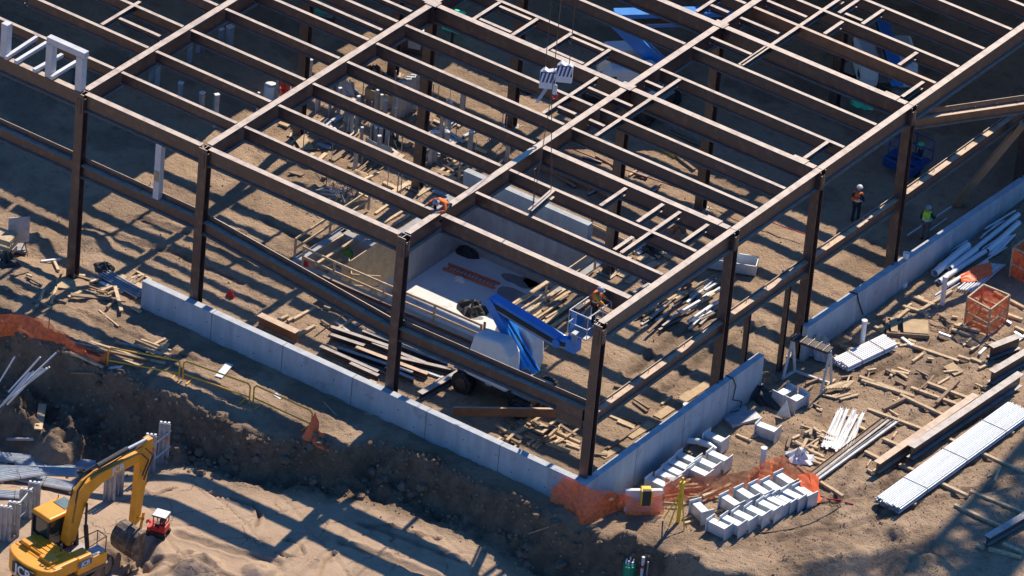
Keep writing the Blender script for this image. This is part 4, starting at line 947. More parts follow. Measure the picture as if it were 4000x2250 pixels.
for s in [(690, 610, 800, 545), (880, 470, 1050, 370), (1080, 330, 1180, 262), (1240, 225, 1450, 85), (1260, 200, 1330, 150)]:
    plank('K', *s, w=.42, h=.05, mat=PLY, label='pale form board lying along the inner foot of the near right wall', group='form boards inside the right wall', name='form_board', cat='board')
many('G', [(1070, 1365, 1190, 1305), (1050, 1340, 1110, 1305), (985, 1410, 1020, 1395), (930, 1425, 970, 1400)], 'short timber block lying in sun beyond the right middle beam', 'timber blocks right of the lift', w=.16, h=.14)
# timbers beside the pit on the right
many('G', [(60, 855, 345, 670), (115, 900, 265, 795), (205, 875, 360, 765), (205, 945, 445, 775), (290, 985, 480, 850), (345, 805, 480, 720), (315, 830, 400, 760), (410, 800, 470, 765), (430, 880, 560, 800), (480, 760, 540, 725), (340, 930, 520, 830), (380, 720, 440, 705)],
     'timber laid pointing away beside the right edge of the basement pit', 'timbers by the right pit edge', w=.13, h=.11)
random.seed(21)
for i in range(34):
    cx, cy = random.uniform(940, 1480), 0; cy = 985-(cx-940)*.42+random.uniform(-110, 60); L_ = random.uniform(45, 130)
    plank('G', cx-L_/2*.8, cy+L_/2*.5, cx+L_/2*.8, cy-L_/2*.5, w=.11, h=.09, mat=random.choice((WOOD, WOODD, GALVD)), lift=random.uniform(0, .12), label='short length in the heap of timber and bars inside the right side', group='heap of timber and bars inside the right side')
many('G', [(790, 640, 860, 600), (870, 700, 960, 630), (950, 540, 1050, 480), (1040, 530, 1120, 470), (830, 660, 890, 610)], 'flat board lying behind the second interior column', 'boards behind the interior column', w=.28, h=.05)
# dark steel beams lying behind the front wall
nm = ['dark steel beam lying behind the front wall, nearest the pit of its set', ]
for i, s in enumerate([(570, 1045, 1000, 1190), (790, 1070, 1390, 1305), (860, 1155, 1230, 1300), (490, 1180, 900, 1360), (610, 1190, 1140, 1370), (700, 1300, 900, 1390), (1050, 1262, 1420, 1345), (560, 1100, 800, 1180), (950, 1330, 1150, 1415)]):
    plank('F', *s, w=.20, h=.30, mat=DARKST, label='dark steel beam lying in the set behind the front wall', group='dark steel beams behind the front wall', name='steel_beam', cat='steel beam', kind='ibeam')
plank('F', 740, 1185, 1250, 1375, w=.22, h=.28, mat=RUST, label='orange rusty steel beam among the dark beams behind the front wall', name='steel_beam', cat='steel beam', kind='ibeam')
plank('F', 55, 990, 325, 1115, w=.36, h=.55, mat=RUST, label='short deep rusty beam lying just behind the left of the front wall', name='steel_beam', cat='steel beam', kind='ibeam')
plank('F', 490, 800, 770, 925, w=.36, h=.5, mat=RUST, label='short deep rusty beam lying under the sloping middle beam', name='steel_beam', cat='steel beam', kind='ibeam')
plank('M', 705, 1385, 1050, 1195, w=.3, h=.35, mat=DARKST, label='dark steel beam lying away from the front wall beside the lift', name='steel_beam', cat='steel beam', kind='ibeam')
many('F', [(130, 1000, 260, 940), (310, 1085, 450, 1010), (300, 965, 455, 880), (610, 1040, 710, 970), (520, 870, 560, 890), (260, 975, 300, 955)], 'timber bearer lying across behind the left of the front wall', 'bearers behind the left of the front wall', w=.14, h=.12)
a = W('F', 450, 1080, 0.1); tag(MB().tube(a, a+Vector((.9, 1.0, 1.2)), .03, 6).build('pole', WOODD), 'thin stick leaning over the soil behind the front wall', 'pole')
# long rusty beam on the pit edge
o = tag(MB().ibeam((-19.4, 7.42, .32), (-10.9, 7.62, .32), .36, .34, .03, .02).build('steel_beam', RUST), 'long rusty beam laid along the near edge of the basement pit', 'steel beam')
# pallets of timber at the leaning plank near the front wall
a = W('O', 170, 1240, .45); b_ = W('O', 1210, 1200, .9)
tag(MB().bar((a.x, a.y, .55), (b_.x, b_.y, .7), .12, .42).build('steel_plate_girder', RUST), 'long brown girder lying askew between the front wall and the corner column', 'girder')

# guard rails of timber
def guard(pts, label, h=1.05, posts=True):
    R_ = empty('timber_guardrail', pts[0], 0, label, 'guardrail')
    for p in pts: MB().bar((p[0], p[1], p[2]), (p[0], p[1], p[2]+h), .10, .06).build('post', WOOD, R_, world=True)
    for a, b_ in zip(pts, pts[1:]):
        for t in (h-.03, h*.5): MB().bar((a[0], a[1]-.04, a[2]+t), (b_[0], b_[1]-.04, b_[2]+t), .05, .11).build('rail', WOOD, R_, world=True)
    return R_
for p in [1]:
    guard([(-20.3, 7.62, .1), (-18.57, 7.55, .1), (-15.9, 7.6, .1), (-13.25, 7.7, .1), (-10.8, 7.75, .1)], 'timber guardrail along the near edge of the basement pit')
    guard([(-20.95, 7.9, .1), (-20.95, 10.5, .1), (-20.95, 13.4, .1)], 'timber guardrail running back along the left of the basement stairs')
    guard([(-10.6, 8.8, .1), (-10.6, 12.4, .1), (-10.6, 16.2, .1)], 'timber guardrail on the right edge of the basement pit')
    guard([(-19.5, 18.3, .1), (-17.4, 18.5, .1), (-14.9, 18.5, .1), (-12.4, 18.5, .1), (-9.9, 18.4, .1)], 'timber guardrail behind the back wall of the basement')
    guard([(-19.2, 9.6, -1.1), (-18.3, 8.6, -1.1), (-17.3, 9.3, -1.1)], 'low timber rail framing the top of the pit stairs', 1.2)
p = GP('F', 620, 500)
many('F', [(440, 490, 745, 310), (455, 575, 820, 345), (880, 215, 985, 140), (940, 280, 1110, 175), (1010, 290, 1150, 205), (520, 600, 640, 540), (700, 430, 810, 350)], 'long timber laid on the soil left of the basement pit', 'timbers left of the pit', w=.13, h=.10)
crumple('shrub', GP('F', 685, 490), .28, .28, .3, nmat('weed_green', (.12, .26, .05), .8), 'small green weed beside the timbers left of the pit', 'weed', 3, sharp=1.2)
many('B', [(1290, 1250, 1480, 1125), (1350, 1250, 1530, 1145), (1180, 1395, 1330, 1300), (1400, 1260, 1560, 1165), (1240, 1449, 1300, 1400), (1130, 1340, 1260, 1280)], 'timber in the stack behind the far left of the basement', 'timbers behind the pit', w=.13, h=.10)
plank('C', 1055, 1020, 1210, 1115, w=.12, h=.12, mat=BRYEL, label='bright yellow timber in the sun patch under the roof beams')
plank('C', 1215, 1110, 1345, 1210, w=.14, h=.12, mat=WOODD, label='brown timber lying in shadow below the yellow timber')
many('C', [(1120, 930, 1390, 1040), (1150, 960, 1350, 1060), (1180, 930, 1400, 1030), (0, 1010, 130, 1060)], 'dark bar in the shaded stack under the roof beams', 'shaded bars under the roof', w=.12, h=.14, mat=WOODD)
for s in [(240, 1180, 740, 1390)]: plank('C', *s, w=.3, h=.3, mat=WOODD, label='thick timber baulk lying behind the basement back wall')

# left of the front wall
for s, w_, h_, mt, lb in [((480, 650, 600, 660), .12, .1, WOOD, 'short timber lying at the foot of the leftmost full column'), ((385, 560, 412, 622), .12, .1, WOOD, 'small upright-looking offcut left of the leftmost column foot'), ((290, 552, 430, 535), .10, .08, WHITE, 'thin white bar lying left of the leftmost column foot'),
                          ((80, 648, 195, 618), .2, .05, WOODD, 'brown board lying at the far left below the sign'), ((715, 768, 795, 735), .13, .1, WOOD, 'short timber lying across the soil by the wall end'), ((812, 750, 858, 925), .16, .07, WOOD, 'timber pointing toward the camera near the wall end'),
                          ((925, 672, 1003, 650), .12, .1, WOOD, 'small timber beyond the wide board at the wall end'), ((500, 808, 885, 850), .22, .07, WOODD, 'long dark plank lying in shadow left of the wall end'), ((700, 895, 840, 1005), .07, .05, WOOD, 'thin stick lying on the sunny ground in front of the wall end'),
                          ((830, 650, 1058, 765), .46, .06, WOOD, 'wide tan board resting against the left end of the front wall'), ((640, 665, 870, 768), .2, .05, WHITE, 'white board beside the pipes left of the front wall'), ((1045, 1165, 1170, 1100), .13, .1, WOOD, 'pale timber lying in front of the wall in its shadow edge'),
                          ((1150, 1195, 1187, 1135), .16, .1, WOOD, 'short pale offcut in front of the wall'), ((640, 705, 690, 680), .12, .1, WOOD, 'stub of timber beside the pipe pile')]:
    plank('E', *s, w=w_, h=h_, mat=mt, label=lb)
for i in range(5): plank('E', 690+i*18, 655-i*8, 970+i*18, 815-i*8, w=.10, h=.1, mat=GALVD, kind='tube', lift=.05, label='grey pipe in the small pile left of the front wall', group='pipes left of the front wall', name='pipe', cat='pipe')
plank('E', 400, 705, 535, 725, w=.75, h=.05, mat=PLY, label='flat tan plywood sheet in front of the leftmost column foot', name='plywood_sheet', cat='plywood')
crumple('rubbish_pile', GP('E', 740, 600), .5, .35, .35, TARP, 'dark crumpled rubbish at the head of the pipe pile', 'rubbish', 12)
for i, s in enumerate([(560, 1115, 1000, 1205), (600, 1150, 1060, 1250), (780, 1190, 1170, 1275), (790, 1240, 980, 1310), (640, 1120, 1000, 1235), (520, 1140, 940, 1255), (800, 1215, 985, 1290)]):
    plank('E', *s, w=.11, h=.08, mat=WOODD if i % 2 else WOOD, label='long thin timber on the bank beside the orange mesh', group='long timbers by the orange mesh')
plank('E', 770, 1302, 862, 1300, w=.16, h=.05, mat=WHITE, label='short white board below the end of the orange mesh')
plank('E', 1545, 1368, 1625, 1275, w=.34, h=.05, mat=GALV, label='pale metal plank lying across the ledge behind the yellow barrier', name='metal_plank', cat='metal plank')
plank('I', 268, 445, 300, 268, w=.34, h=.06, mat=WOOD, label='pale plank standing on the dirt mound at the left', lift=.1)
plank('I', 50, 470, 240, 495, w=.12, h=.10, mat=GALVD, label='grey board lying on the mound at the left')
plank('J', 165, 160, 215, 195, w=.2, h=.02, mat=PVC, label='small white paper sheet on the sunny ledge', name='paper_sheet', cat='paper')
for s in [((515, 220, 605, 315), 'J'), ((835, 270, 930, 325), 'J'), ((805, 348, 930, 365), 'J'), ((1600, 610, 1770, 690), 'J'), ((190, 1055, 318, 1075), 'K')]:
    plank(s[1], *s[0], w=.04, h=.03, mat=WOOD, label='thin pale stick lying in the wall shadow', group='sticks in the wall shadow', name='stick', cat='stick')
# sign on its stand, box
p = GP('E', 125, 480)
SG = empty('site_sign', p, RAD(50), 'grey sign board on a low metal stand at the far left', 'sign')
MB().box((0, 0, 1.15), (.95, .04, 1.3)).build('board', GALVD, SG)
m = MB()
for s in (-1, 1): m.bar((s*.3, 0, .5), (s*.35, .45, .02), .04, .04); m.bar((s*.3, 0, .5), (s*.35, -.45, .02), .04, .04)
m.build('stand', DARKST, SG)
m = MB(); m.box((0, 0, .12), (.6, .7, .2)); m.build('base_weight', DARKST, SG)
p = GP('E', 25, 480); BX = empty('crate', p, .2, 'pale timber crate at the left edge of the site', 'crate')
for z in (.15, .45, .75):
    MB().box((0, -.4, z), (.9, .03, .2)).build('slat', WOOD, BX); MB().box((.45, 0, z), (.03, .8, .2)).build('slat', WOOD, BX)
MB().box((0, 0, .88), (.92, .84, .04)).build('lid', WOOD, BX)

# yellow pedestrian barriers
def barrier(a, b_, label):
    B_ = empty('pedestrian_barrier', a, 0, label, 'barrier', 'yellow barriers along the ledge')
    H_ = 1.0; d = (b_-a).normalized(); u = Vector((0, 0, 1))
    m = MB(); m.path([a+u*.05, a+u*(H_-.12), a+d*.12+u*H_, b_-d*.12+u*H_, b_+u*(H_-.12), b_+u*.05], .036, 8); m.build('frame', BAR, B_, world=True)
    MB().tube(a+u*.35, b_+u*.35, .034, 8).build('lower_rail', BAR, B_, world=True)
    sd = d.cross(u)
    for q in (a+d*.3, b_-d*.3): MB().bar(q-sd*.3+u*.04, q+sd*.3+u*.04, .05, .03).build('foot', BAR, B_, world=True)
P1 = GP('E', 760, 1290); P2 = GP('E', 1265, 1388); P3 = GP('E', 1292, 1388); P4 = GP('I', 1762, 232); P5 = GP('I', 1790, 236); P6 = GP('J', 425, 425)
barrier(P1, P2, 'yellow barrier beside the long timbers, leftmost of three'); barrier(P3, P4, 'yellow barrier in front of the pale metal plank, middle of three'); barrier(P5, P6, 'yellow barrier ending in the orange mesh heap, rightmost of three')

# orange mesh
def mesh_strip(pts_top, pts_bot, label, mat=ORMESH, name='orange_mesh', sd=1, nrow=6, wob=.06, parent=None):
    rs = np.random.RandomState(sd); m = MB(); vs = []; nseg = 0; cols = []
    for i in range(len(pts_top)-1):
        k = max(2, int((Vector(pts_top[i+1])-Vector(pts_top[i])).length/.16))
        for j in range(k): t = j/k; cols.append((Vector(pts_top[i]).lerp(Vector(pts_top[i+1]), t), Vector(pts_bot[i]).lerp(Vector(pts_bot[i+1]), t)))
    cols.append((Vector(pts_top[-1]), Vector(pts_bot[-1]))); n = len(cols)
    for ci, (a, b_) in enumerate(cols):
        for r in range(nrow+1):
            t = r/nrow; q = a.lerp(b_, t); w_ = wob*(math.sin(ci*1.7+sd)+math.sin(ci*.63+r*.4)+rs.rand()-.5); q += Vector((w_*.7, w_, (rs.rand()-.5)*wob*.5)); vs.append(q)
    fs = [(i*(nrow+1)+r, (i+1)*(nrow+1)+r, (i+1)*(nrow+1)+r+1, i*(nrow+1)+r+1) for i in range(n-1) for r in range(nrow)]
    m.add(vs, fs); o = m.build(name, mat, parent, smooth=False); 
    if parent is None: tag(o, label, 'mesh fence')
    return o
U = lambda p, z: Vector((p.x, p.y, p.z+z))
pa = [GP('E', -60, 1060), GP('E', 120, 1075), GP('E', 340, 1112), GP('E', 520, 1190), GP('E', 680, 1285), GP('E', 780, 1255)]
mesh_strip([U(pa[0], 1.2), U(pa[1], 1.1), U(pa[2], 1.0), U(pa[3], .45), U(pa[4], .5), U(pa[5], .6)], [U(p, .03) for p in pa], 'sagging orange mesh fence along the bank at the left edge', sd=4)
q = GP('E', 340, 1112); tag(MB().tube(q, U(q, 1.15), .025, 6).build('fence_post', DARKST), 'thin post holding the left orange mesh', 'post')
p = GP('J', 440, 440)
mesh_strip([U(p, .95)+Vector((-.05, 0, 0)), U(p, 1.05), U(p, .5)+Vector((.3, -.1, 0)), U(p, .35)+Vector((.8, -.2, 0))], [U(p, .02)+Vector((-.45, -.1, 0)), U(p, .02)+Vector((-.1, -.5, 0)), U(p, -.05)+Vector((.5, -.6, 0)), U(p, -.15)+Vector((1.1, -.6, 0))], 'bright orange mesh heaped over the right end of the yellow barrier', ORANGE, sd=7, wob=.07)
# mesh round the wall corner and over the pale barrier
c0_ = Vector((-.62, -.56, 2.02)); c1_ = Vector((.47, -.6, 2.0))
a1 = W('K', 650, 745, 1.6); a2 = W('K', 820, 800, 1.0); a3 = W('K', 840, 765, 1.1); a4 = W('K', 1112, 790, 1.1)
g0 = GP('K', 400, 820); g1 = GP('K', 560, 870); g2 = GP('K', 670, 900); g3 = GP('K', 790, 960); g4 = GP('K', 870, 985); g5 = GP('K', 1100, 985)
# pale water barrier
pb = (GP('K', 840, 985)+GP('K', 1108, 985))/2; dd = GP('K', 1108, 985)-GP('K', 840, 985); rz = math.atan2(dd.y, dd.x)
WBv = empty('road_barrier', pb, rz, 'pale road barrier wrapped in orange mesh beyond the wall corner', 'barrier')
Lb = dd.length
m = MB(); m.prism([(-.3, .05), (.3, .05), (.26, .3), (.12, .55), (.1, 1.0), (-.1, 1.0), (-.12, .55), (-.26, .3)], (0, .1, 0), (0, 1, 0), (0, 0, 1), (1, 0, 0), Lb); m.build('barrier_body', WHITE, WBv, bevel=.03)
bl = WBv.matrix_basis @ Vector((-Lb/2, -.1, 0)); wcx = [Vector((-1.2, -.78, 0)), Vector((-.55, -.74, 0)), Vector((.62, -.76, 0)), Vector((.85, .15, 0)), Vector((bl.x-.2, bl.y-.1, 0)), bl]
mesh_strip([U(v, z) for v, z in zip(wcx, (1.1, 2.06, 2.0, 1.55, 1.0, .95))], [Vector((v.x+.05, v.y-.1, gz(v.x+.05, v.y-.1)+.08)) for v in wcx], 'orange mesh hanging over the outer corner of the concrete wall', sd=9, wob=.045)
tp_ = [WBv.matrix_basis @ Vector((x, -.22, z)) for x, z in ((-Lb/2, .95), (-Lb/6, .62), (Lb/8, .75), (Lb/2+.05, .98))]; bt_ = [WBv.matrix_basis @ Vector((x, -.42, .05)) for x in (-Lb/2, -Lb/6, Lb/8, Lb/2+.05)]
mesh_strip(tp_, bt_, 'orange mesh draped over the front of the pale road barrier', sd=12, wob=.03)
q = W('K', 975, 860, 1.0); YC = empty('yellow_case', WBv.matrix_basis @ Vector((.05, -.1, 0)), rz, 'yellow and black instrument case sitting on the pale road barrier', 'case')
MB().box((0, -.02, 1.12), (.44, .3, .26)).build('case_lid', BRYEL, YC, bevel=.05); MB().box((0, -.3, .92), (.4, .18, .75)).build('case_body', TARP, YC, bevel=.04)
for s in (-1, 1): MB().box((s*.21, -.3, .95), (.05, .2, .7)).build('case_side', BRYEL, YC)
q = GP('K', 755, 965); m = MB(); m.tube(q, U(q, .55), .26, 16, .32); BK = tag(m.build('bucket', TARP), 'black bucket in the shadow left of the pale road barrier', 'bucket')
# mesh strip running right along the blocks
tp_ = [GP('K', 1115, 880), GP('K', 1300, 880), GP('K', 1500, 860), GP('K', 1700, 820), GP('L', 50, 760), GP('L', 180, 690), GP('L', 300, 770), GP('L', 380, 800)]
mesh_strip([U(p, .95-.04*i) for i, p in enumerate(tp_)], [U(p, .06)+Vector((.25, -.45, 0)) for p in tp_], 'long orange mesh strip running behind the front rows of steel blocks', sd=15, wob=.07)
mesh_strip([GP('L', 290, 850)+Vector((0, 0, .85)), GP('L', 380, 840)+Vector((0, 0, .9)), GP('L', 450, 850)+Vector((0, 0, .6))], [GP('L', 330, 960)+Vector((0, 0, .25)), GP('L', 400, 970)+Vector((0, 0, .05)), GP('L', 470, 920)+Vector((0, 0, .05))], 'bright orange mesh bunched over the last steel block', ORANGE, sd=18, wob=.06)
# tripod level
p = GP('K', 1228, 1068)
TRi = empty('survey_tripod', p, 0, 'yellow survey staff and tripod standing in front of the pale barrier', 'tripod')
m = MB()
m.bar((0, 0, 0), (.02, 0, 1.5), .14, .10); m.build('staff', BRYEL, TRi)
for a_ in (200, 265, 330): MB().bar((.02, 0, 1.55), (.62*math.cos(RAD(a_)), .62*math.sin(RAD(a_)), .02), .04, .05).build('leg', BRYEL, TRi)
m = MB(); m.tube((.02, 0, 1.5), (.02, 0, 1.75), .09, 10); m.box((.02, 0, 1.9), (.18, .22, .28)); m.tube((.02, 0, 2.0), (.02, 0, 2.25), .05, 8); m.build('level_instrument', BRYEL, TRi)

# galvanised steel blocks: box with tall end plates
def block(name='steel_block'):
    B_ = empty(name, (0, 0, 0), 0, '', 'steel block')
    m = MB(); m.box((0, 0, .31), (.94, .38, .50)); m.build('box', GALV, B_, bevel=.012)
    for s in (-1, 1):
        m = MB(); m.box((s*.485, 0, .36), (.035, .60, .70)); m.build('end_plate', GALV, B_)
    return B_
proto = block(); first = True
def put(k, x, y, rz=0.0, label='', group=None, dz=0.0, top=.6):
    global first
    q = G(k, x, y, 0) ; q = W(k, x, y, gz(q.x, q.y)+top)   # x, y is the centre of the top face
    z = gz(q.x, q.y); q = W(k, x, y, z+top)
    q = Vector((q.x, q.y, z-.03+dz))
    if first: o = proto; first = False; o.location = q; o.rotation_euler = (0, 0, rz)
    else: o = copy_tree(proto, q, rz)
    o['label'] = label; o['group'] = group; return o
rowA = [('K', 1395, 955), ('K', 1610, 905), ('K', 1715, 855), ('K', 1815, 825), ('L', 128, 800), ('L', 220, 750), ('L', 352, 838)]
rowB = [('K', 1525, 1070), ('K', 1620, 1048), ('K', 1700, 1012), ('K', 1790, 978), ('L', 100, 940), ('L', 160, 910), ('L', 212, 888), ('L', 272, 862)]
rowC = [('K', 1090, 770), ('K', 1160, 732), ('K', 1200, 690), ('K', 1250, 650), ('K', 1300, 600)]
rowD = [('K', 1385, 695), ('K', 1440, 640), ('K', 1522, 590)]
for s in rowA: put(*s, rz=RAD(-24 if s[1] == 1395 else -11), label='pale steel block in the back row beside the orange mesh strip', group='back row of steel blocks')
for s in rowB: put(*s, rz=RAD(-2), label='pale steel block in the front row at the edge of the bare ground', group='front row of steel blocks')
for s in rowC: put(*s, rz=0, label='pale steel block in the stepped row against the near right wall', group='steel blocks against the wall')
for s in rowD: put(*s, rz=0, label='pale steel block in the outer group of three beside the white elbow pipe', group='three outer steel blocks')
put('K', 1500, 455, 0, 'single pale steel block lying in shade beside the wall above the elbow pipe', None)
put('L', 210, 130, RAD(85), 'steel block turned sideways under the rack, left of its pair', None); put('L', 300, 172, RAD(85), 'steel block turned sideways under the rack, right of its pair', None)
put('L', 92, 385, RAD(5), 'steel block with a tilted plate standing behind it', None)
q = GP('R', 850, 1060); tag(MB().prism([(-.35, 0), (.35, 0), (.0, .75)], U(q, .1), (.9, .3, .1), (0, .2, 1), (.3, -.9, 0), .03).build('tilted_plate', GALV), 'triangular bright steel plate leaning behind a block', 'plate')
for s in [(1490, 330, 1720, 300), (1580, 380, 1790, 320)]: plank('K', *s, w=.7, h=.16, mat=GALVD, label='flat grey panel lying in shade at the foot of the wall', group='grey panels by the wall', name='steel_sheet', cat='panel')
many('K', [(1640, 455, 1745, 500), (1750, 470, 1795, 455), (1260, 1055, 1320, 1035), (1275, 1085, 1335, 1065), (1480, 1000, 1545, 990), (1250, 800, 1300, 770), (1350, 800, 1400, 760)], 'yellow-ended timber bearer poking out near the steel blocks', 'timber bearers under the steel blocks', w=.11, h=.10, mat=WOOD)
many('L', [(300, 680, 390, 750), (370, 560, 480, 610), (360, 600, 510, 650), (375, 635, 490, 672), (430, 452, 480, 470)], 'short timber beside the crumpled white sheeting', 'timbers by the white sheeting', w=.13, h=.10)
crumple('plastic_sheeting', GP('L', 320, 615), .62, .5, .4, PVC, 'crumpled white plastic sheeting between timbers and channels', 'sheeting', 31, sharp=1.3)

# rack with black bar
rk = [GP('R', 850, 640), GP('R', 978, 562), GP('R', 1255, 805), GP('R', 1372, 700)]
RK = empty('storage_rack', rk[0], 0, 'pale A-frame rack carrying a black bar with pins beside the wall gap', 'rack')
l_ = (rk[0]+rk[1])/2; r_ = (rk[2]+rk[3])/2; l_ = U(l_, 2.0); r_ = U(r_, 2.0)
for p in rk[:2]: MB().bar(p, l_, .09, .09).build('leg', CREAM, RK, world=True)
for p in rk[2:]: MB().bar(p, r_, .09, .09).build('leg', CREAM, RK, world=True)
MB().bar(U(rk[0], .06), U(rk[1], .06), .09, .09).build('foot_bar', CREAM, RK, world=True); MB().bar(U(rk[2], .06), U(rk[3], .06), .09, .09).build('foot_bar', CREAM, RK, world=True); MB().bar(U(rk[1], .06), U(rk[3], .06), .09, .09).build('foot_bar', CREAM, RK, world=True)
o = MB().bar(l_, r_, .5, .12).build('top_bar', TARP, RK, world=True)
d = r_-l_; sd = d.normalized().cross(Vector((0, 0, 1)))
for i in range(5):
    q = l_+d*(i+.4)/5; MB().tube(q-sd*.32+Vector((0, 0, .08)), q+sd*.32+Vector((0, 0, .08)), .028, 6).build('pin', RUST, RK, world=True)
crumple('hanging_sheet', GP('R', 1250, 390), .8, .35, 1.2, GALVD, 'grey sheeting slumped under the storage rack', 'sheeting', 41, sharp=.5)
for i in range(6):
    a = GP('R', 1270+i*38, 330-i*2); b_ = W('R', 1500+i*18, 130-i*2+i*10, 1.0)
    tag(MB().bar(U(a, .2+i*.03), (b_.x, b_.y, .85), .2, .05).build('timber_plank', WOODD), 'grey weathered plank leaning by the wall behind the rack', 'plank', 'leaning planks behind the rack')

# stand pipes
def pvc(k, x, y, h, label, r=.11, extra=None):
    p = GP(k, x, y); P_ = empty('stand_pipe', p, 0, label, 'pipe')
    MB().tube((0, 0, 0), (0, 0, h), r, 16).build('pipe_shaft', PVC, P_); MB().tube((0, 0, h-.12), (0, 0, h+.03), r*1.18, 16).build('pipe_cap', PVC, P_)
    if extra: MB().path([(0, 0, .18)]+[tuple(Vector(e)-p) for e in extra], r*1.05, 14).build('pipe_elbow', PVC, P_)
    return P_
pvc('K', 1262, 480, 1.75, 'white stand pipe with a long horizontal elbow leg against the near right wall', .13, [U(GP('K', 1262, 500), .2), U(GP('K', 1290, 530), .28), U(GP('K', 1360, 535), .28), U(GP('K', 1440, 560), .28), U(GP('K', 1490, 585), .2)])
pvc('H', 1040, 725, 1.75, 'white stand pipe with fat base collar against the far straight wall', .12)
p = GP('H', 1040, 728); tag(MB().tube(U(p, 0), U(p, .3), .22, 16).build('pipe_collar', PVC), 'fat white pipe collar on the soil by the far wall', 'pipe collar')
pvc('H', 752, 1150, 1.35, 'white stand pipe standing alone left of the white tube bundle', .11)
pvc('H', 1322, 850, 1.45, 'white stand pipe beside the pipe pile and wire coil', .11)
pvc('L', 45, 705, 1.15, 'short white stand pipe between the steel blocks and the sheeting', .12)
# loose pipes in the pile at the far right
for i, s in enumerate([(1265, 655, 1500, 455, .36), (1375, 620, 1560, 480, .30), (1560, 470, 1860, 230, .24), (1640, 490, 1862, 290, .26), (1300, 705, 1625, 490, .24), (1350, 735, 1640, 560, .2)]):
    plank('H', *s[:4], w=s[4], h=s[4], mat=PVC, kind='hollow', lift=.02, label='fat white pipe in the pile beyond the far straight wall', group='fat white pipes', name='pipe', cat='pipe')
for i, s in enumerate([(1180, 625, 1570, 350), (1590, 395, 1740, 262), (1610, 370, 1760, 268), (1350, 610, 1640, 400), (1270, 700, 1480, 560), (1270, 800, 1430, 690)]+[(1430+i*18, 752+i*4, 1655+i*18, 570+i*2) for i in range(7)]+[(1650+i*16, 515-i*2, 1790+i*16, 380-i*4) for i in range(4)]):
    plank('H', *s, w=.085, h=.085, mat=PVC if i % 3 else GALV, kind='tube', lift=.05, label='thin pale conduit in the pile beyond the far straight wall', group='thin conduits', name='conduit', cat='conduit')
mesh_strip([GP('H', 1445, 690)+Vector((0, 0, .35)), GP('H', 1550, 630)+Vector((0, 0, .4)), GP('H', 1650, 600)+Vector((0, 0, .35))], [GP('H', 1450, 710)+Vector((0, 0, .12)), GP('H', 1560, 705)+Vector((0, 0, .15)), GP('H', 1660, 660)+Vector((0, 0, .12))], 'orange sheet lying over the thin conduits', ORANGE, name='orange_sheet', sd=22, wob=.05)

def bundle(k, a_, b_, width, n, layers, r, label, mat=GALV, jit=.02, sd=1, straps=2, spread=0.0, name='tube_bundle', kind='tube', el='tube'):
    A_ = GP(k, *a_); B_ = GP(k, *b_); A_.z = B_.z = max(A_.z, B_.z)
    d = (B_-A_); L_ = d.length; rz = math.atan2(d.y, d.x); R_ = empty(name, A_, rz, label, 'bundle'); rs = np.random.RandomState(sd)
    for l in range(layers):
        for i in range(n-(l % 2)):
            y = (i+.5*(l % 2)-(n-1)/2)*width/n+(rs.rand()-.5)*jit*.4; z = r+l*r*1.85+.08+(rs.rand()-.5)*jit*.5; e0 = rs.rand()*jit*8; e1 = rs.rand()*jit*8; t = (rs.rand()-.5)*spread
            m = MB(); p0, p1 = (e0, y, z), (L_-e1, y+t, z)
            if kind == 'tube': m.hollow(p0, p1, r, .25*r, 8) if l == layers-1 or True else None
            else:
                h = r*2; m.extr(p0, p1, [(-r, -r), (-r, r*.6), (-r+.012, r*.6), (-r+.012, -r+.012), (r-.012, -r+.012), (r-.012, r*.6), (r, r*.6), (r, -r)])
            m.build(el, mat, R_)
    for s in range(straps):
        x = L_*(s+.7)/(straps+.4); H_ = .1+layers*r*1.85; m = MB()
        m.path([(x, -width/2-.01, .06), (x, -width/2-.01, H_), (x, width/2+.01, H_), (x, width/2+.01, .06)], .014, 5); m.build('strap', DARKST, R_)
    for x in (L_*.12, L_*.85): MB().box((x, 0, .03), (.12, width*1.1, .09)).build('bearer', WOOD, R_)
    return R_
bundle('H', (590, 1310), (960, 1140), .95, 9, 3, .047, 'bright white bundle of tubes lying right of the storage rack', PVC, sd=2)
bundle('L', (922, 985), (1870, 300), 1.3, 14, 4, .040, 'very long silver bundle of steel tubes at the lower right', TUBEM, sd=3, straps=3)
bundle('L', (560, 585), (690, 285), 1.25, 12, 1, .062, 'splayed bundle of bright white channels between timbers and rack', PVC, jit=.05, sd=4, straps=0, spread=.35, kind='ch', name='channel_bundle', el='channel')
# long channels and beams on the right
for i, s in enumerate([(362, 782, 905, 366), (385, 800, 945, 368), (405, 818, 1002, 382)]):
    plank('L', *s, w=.2, h=.1, mat=(WOODD, DARKST, GALVD)[i], kind='channel', lift=.12, label=('brown', 'dark', 'grey')[i]+' long channel in the set of three beside the white channels', name='steel_channel', cat='channel')
SBk = dict(name='steel_beam', cat='steel beam', kind='ibeam')
plank('L', 850, 735, 1550, 250, w=.34, h=.5, mat=RUST, lift=.16, label='long rusty steel beam left of the silver tube bundle', **SBk)
plank('L', 1090, 640, 1865, 115, w=.36, h=.62, mat=DARKST, lift=.18, label='long dark steel beam with pale top beside the silver tube bundle', **SBk)
plank('H', 1655, 1240, 1860, 1160, w=.36, h=.62, mat=DARKST, lift=.1, label='short dark bolted steel beam at the far right edge', **SBk)
plank('H', 1660, 1420, 1960, 1240, w=.34, h=.6, mat=DARKST, lift=.12, label='dark steel beam below the short bolted beam at the right edge', **SBk)
plank('L', 1630, 1245, 1960, 1050, w=.34, h=.4, mat=DARKST, lift=.12, label='dark steel beam in the bottom right corner on timber bearers', **SBk)
lb = 'long timber bearer lying across the yard at the lower right'
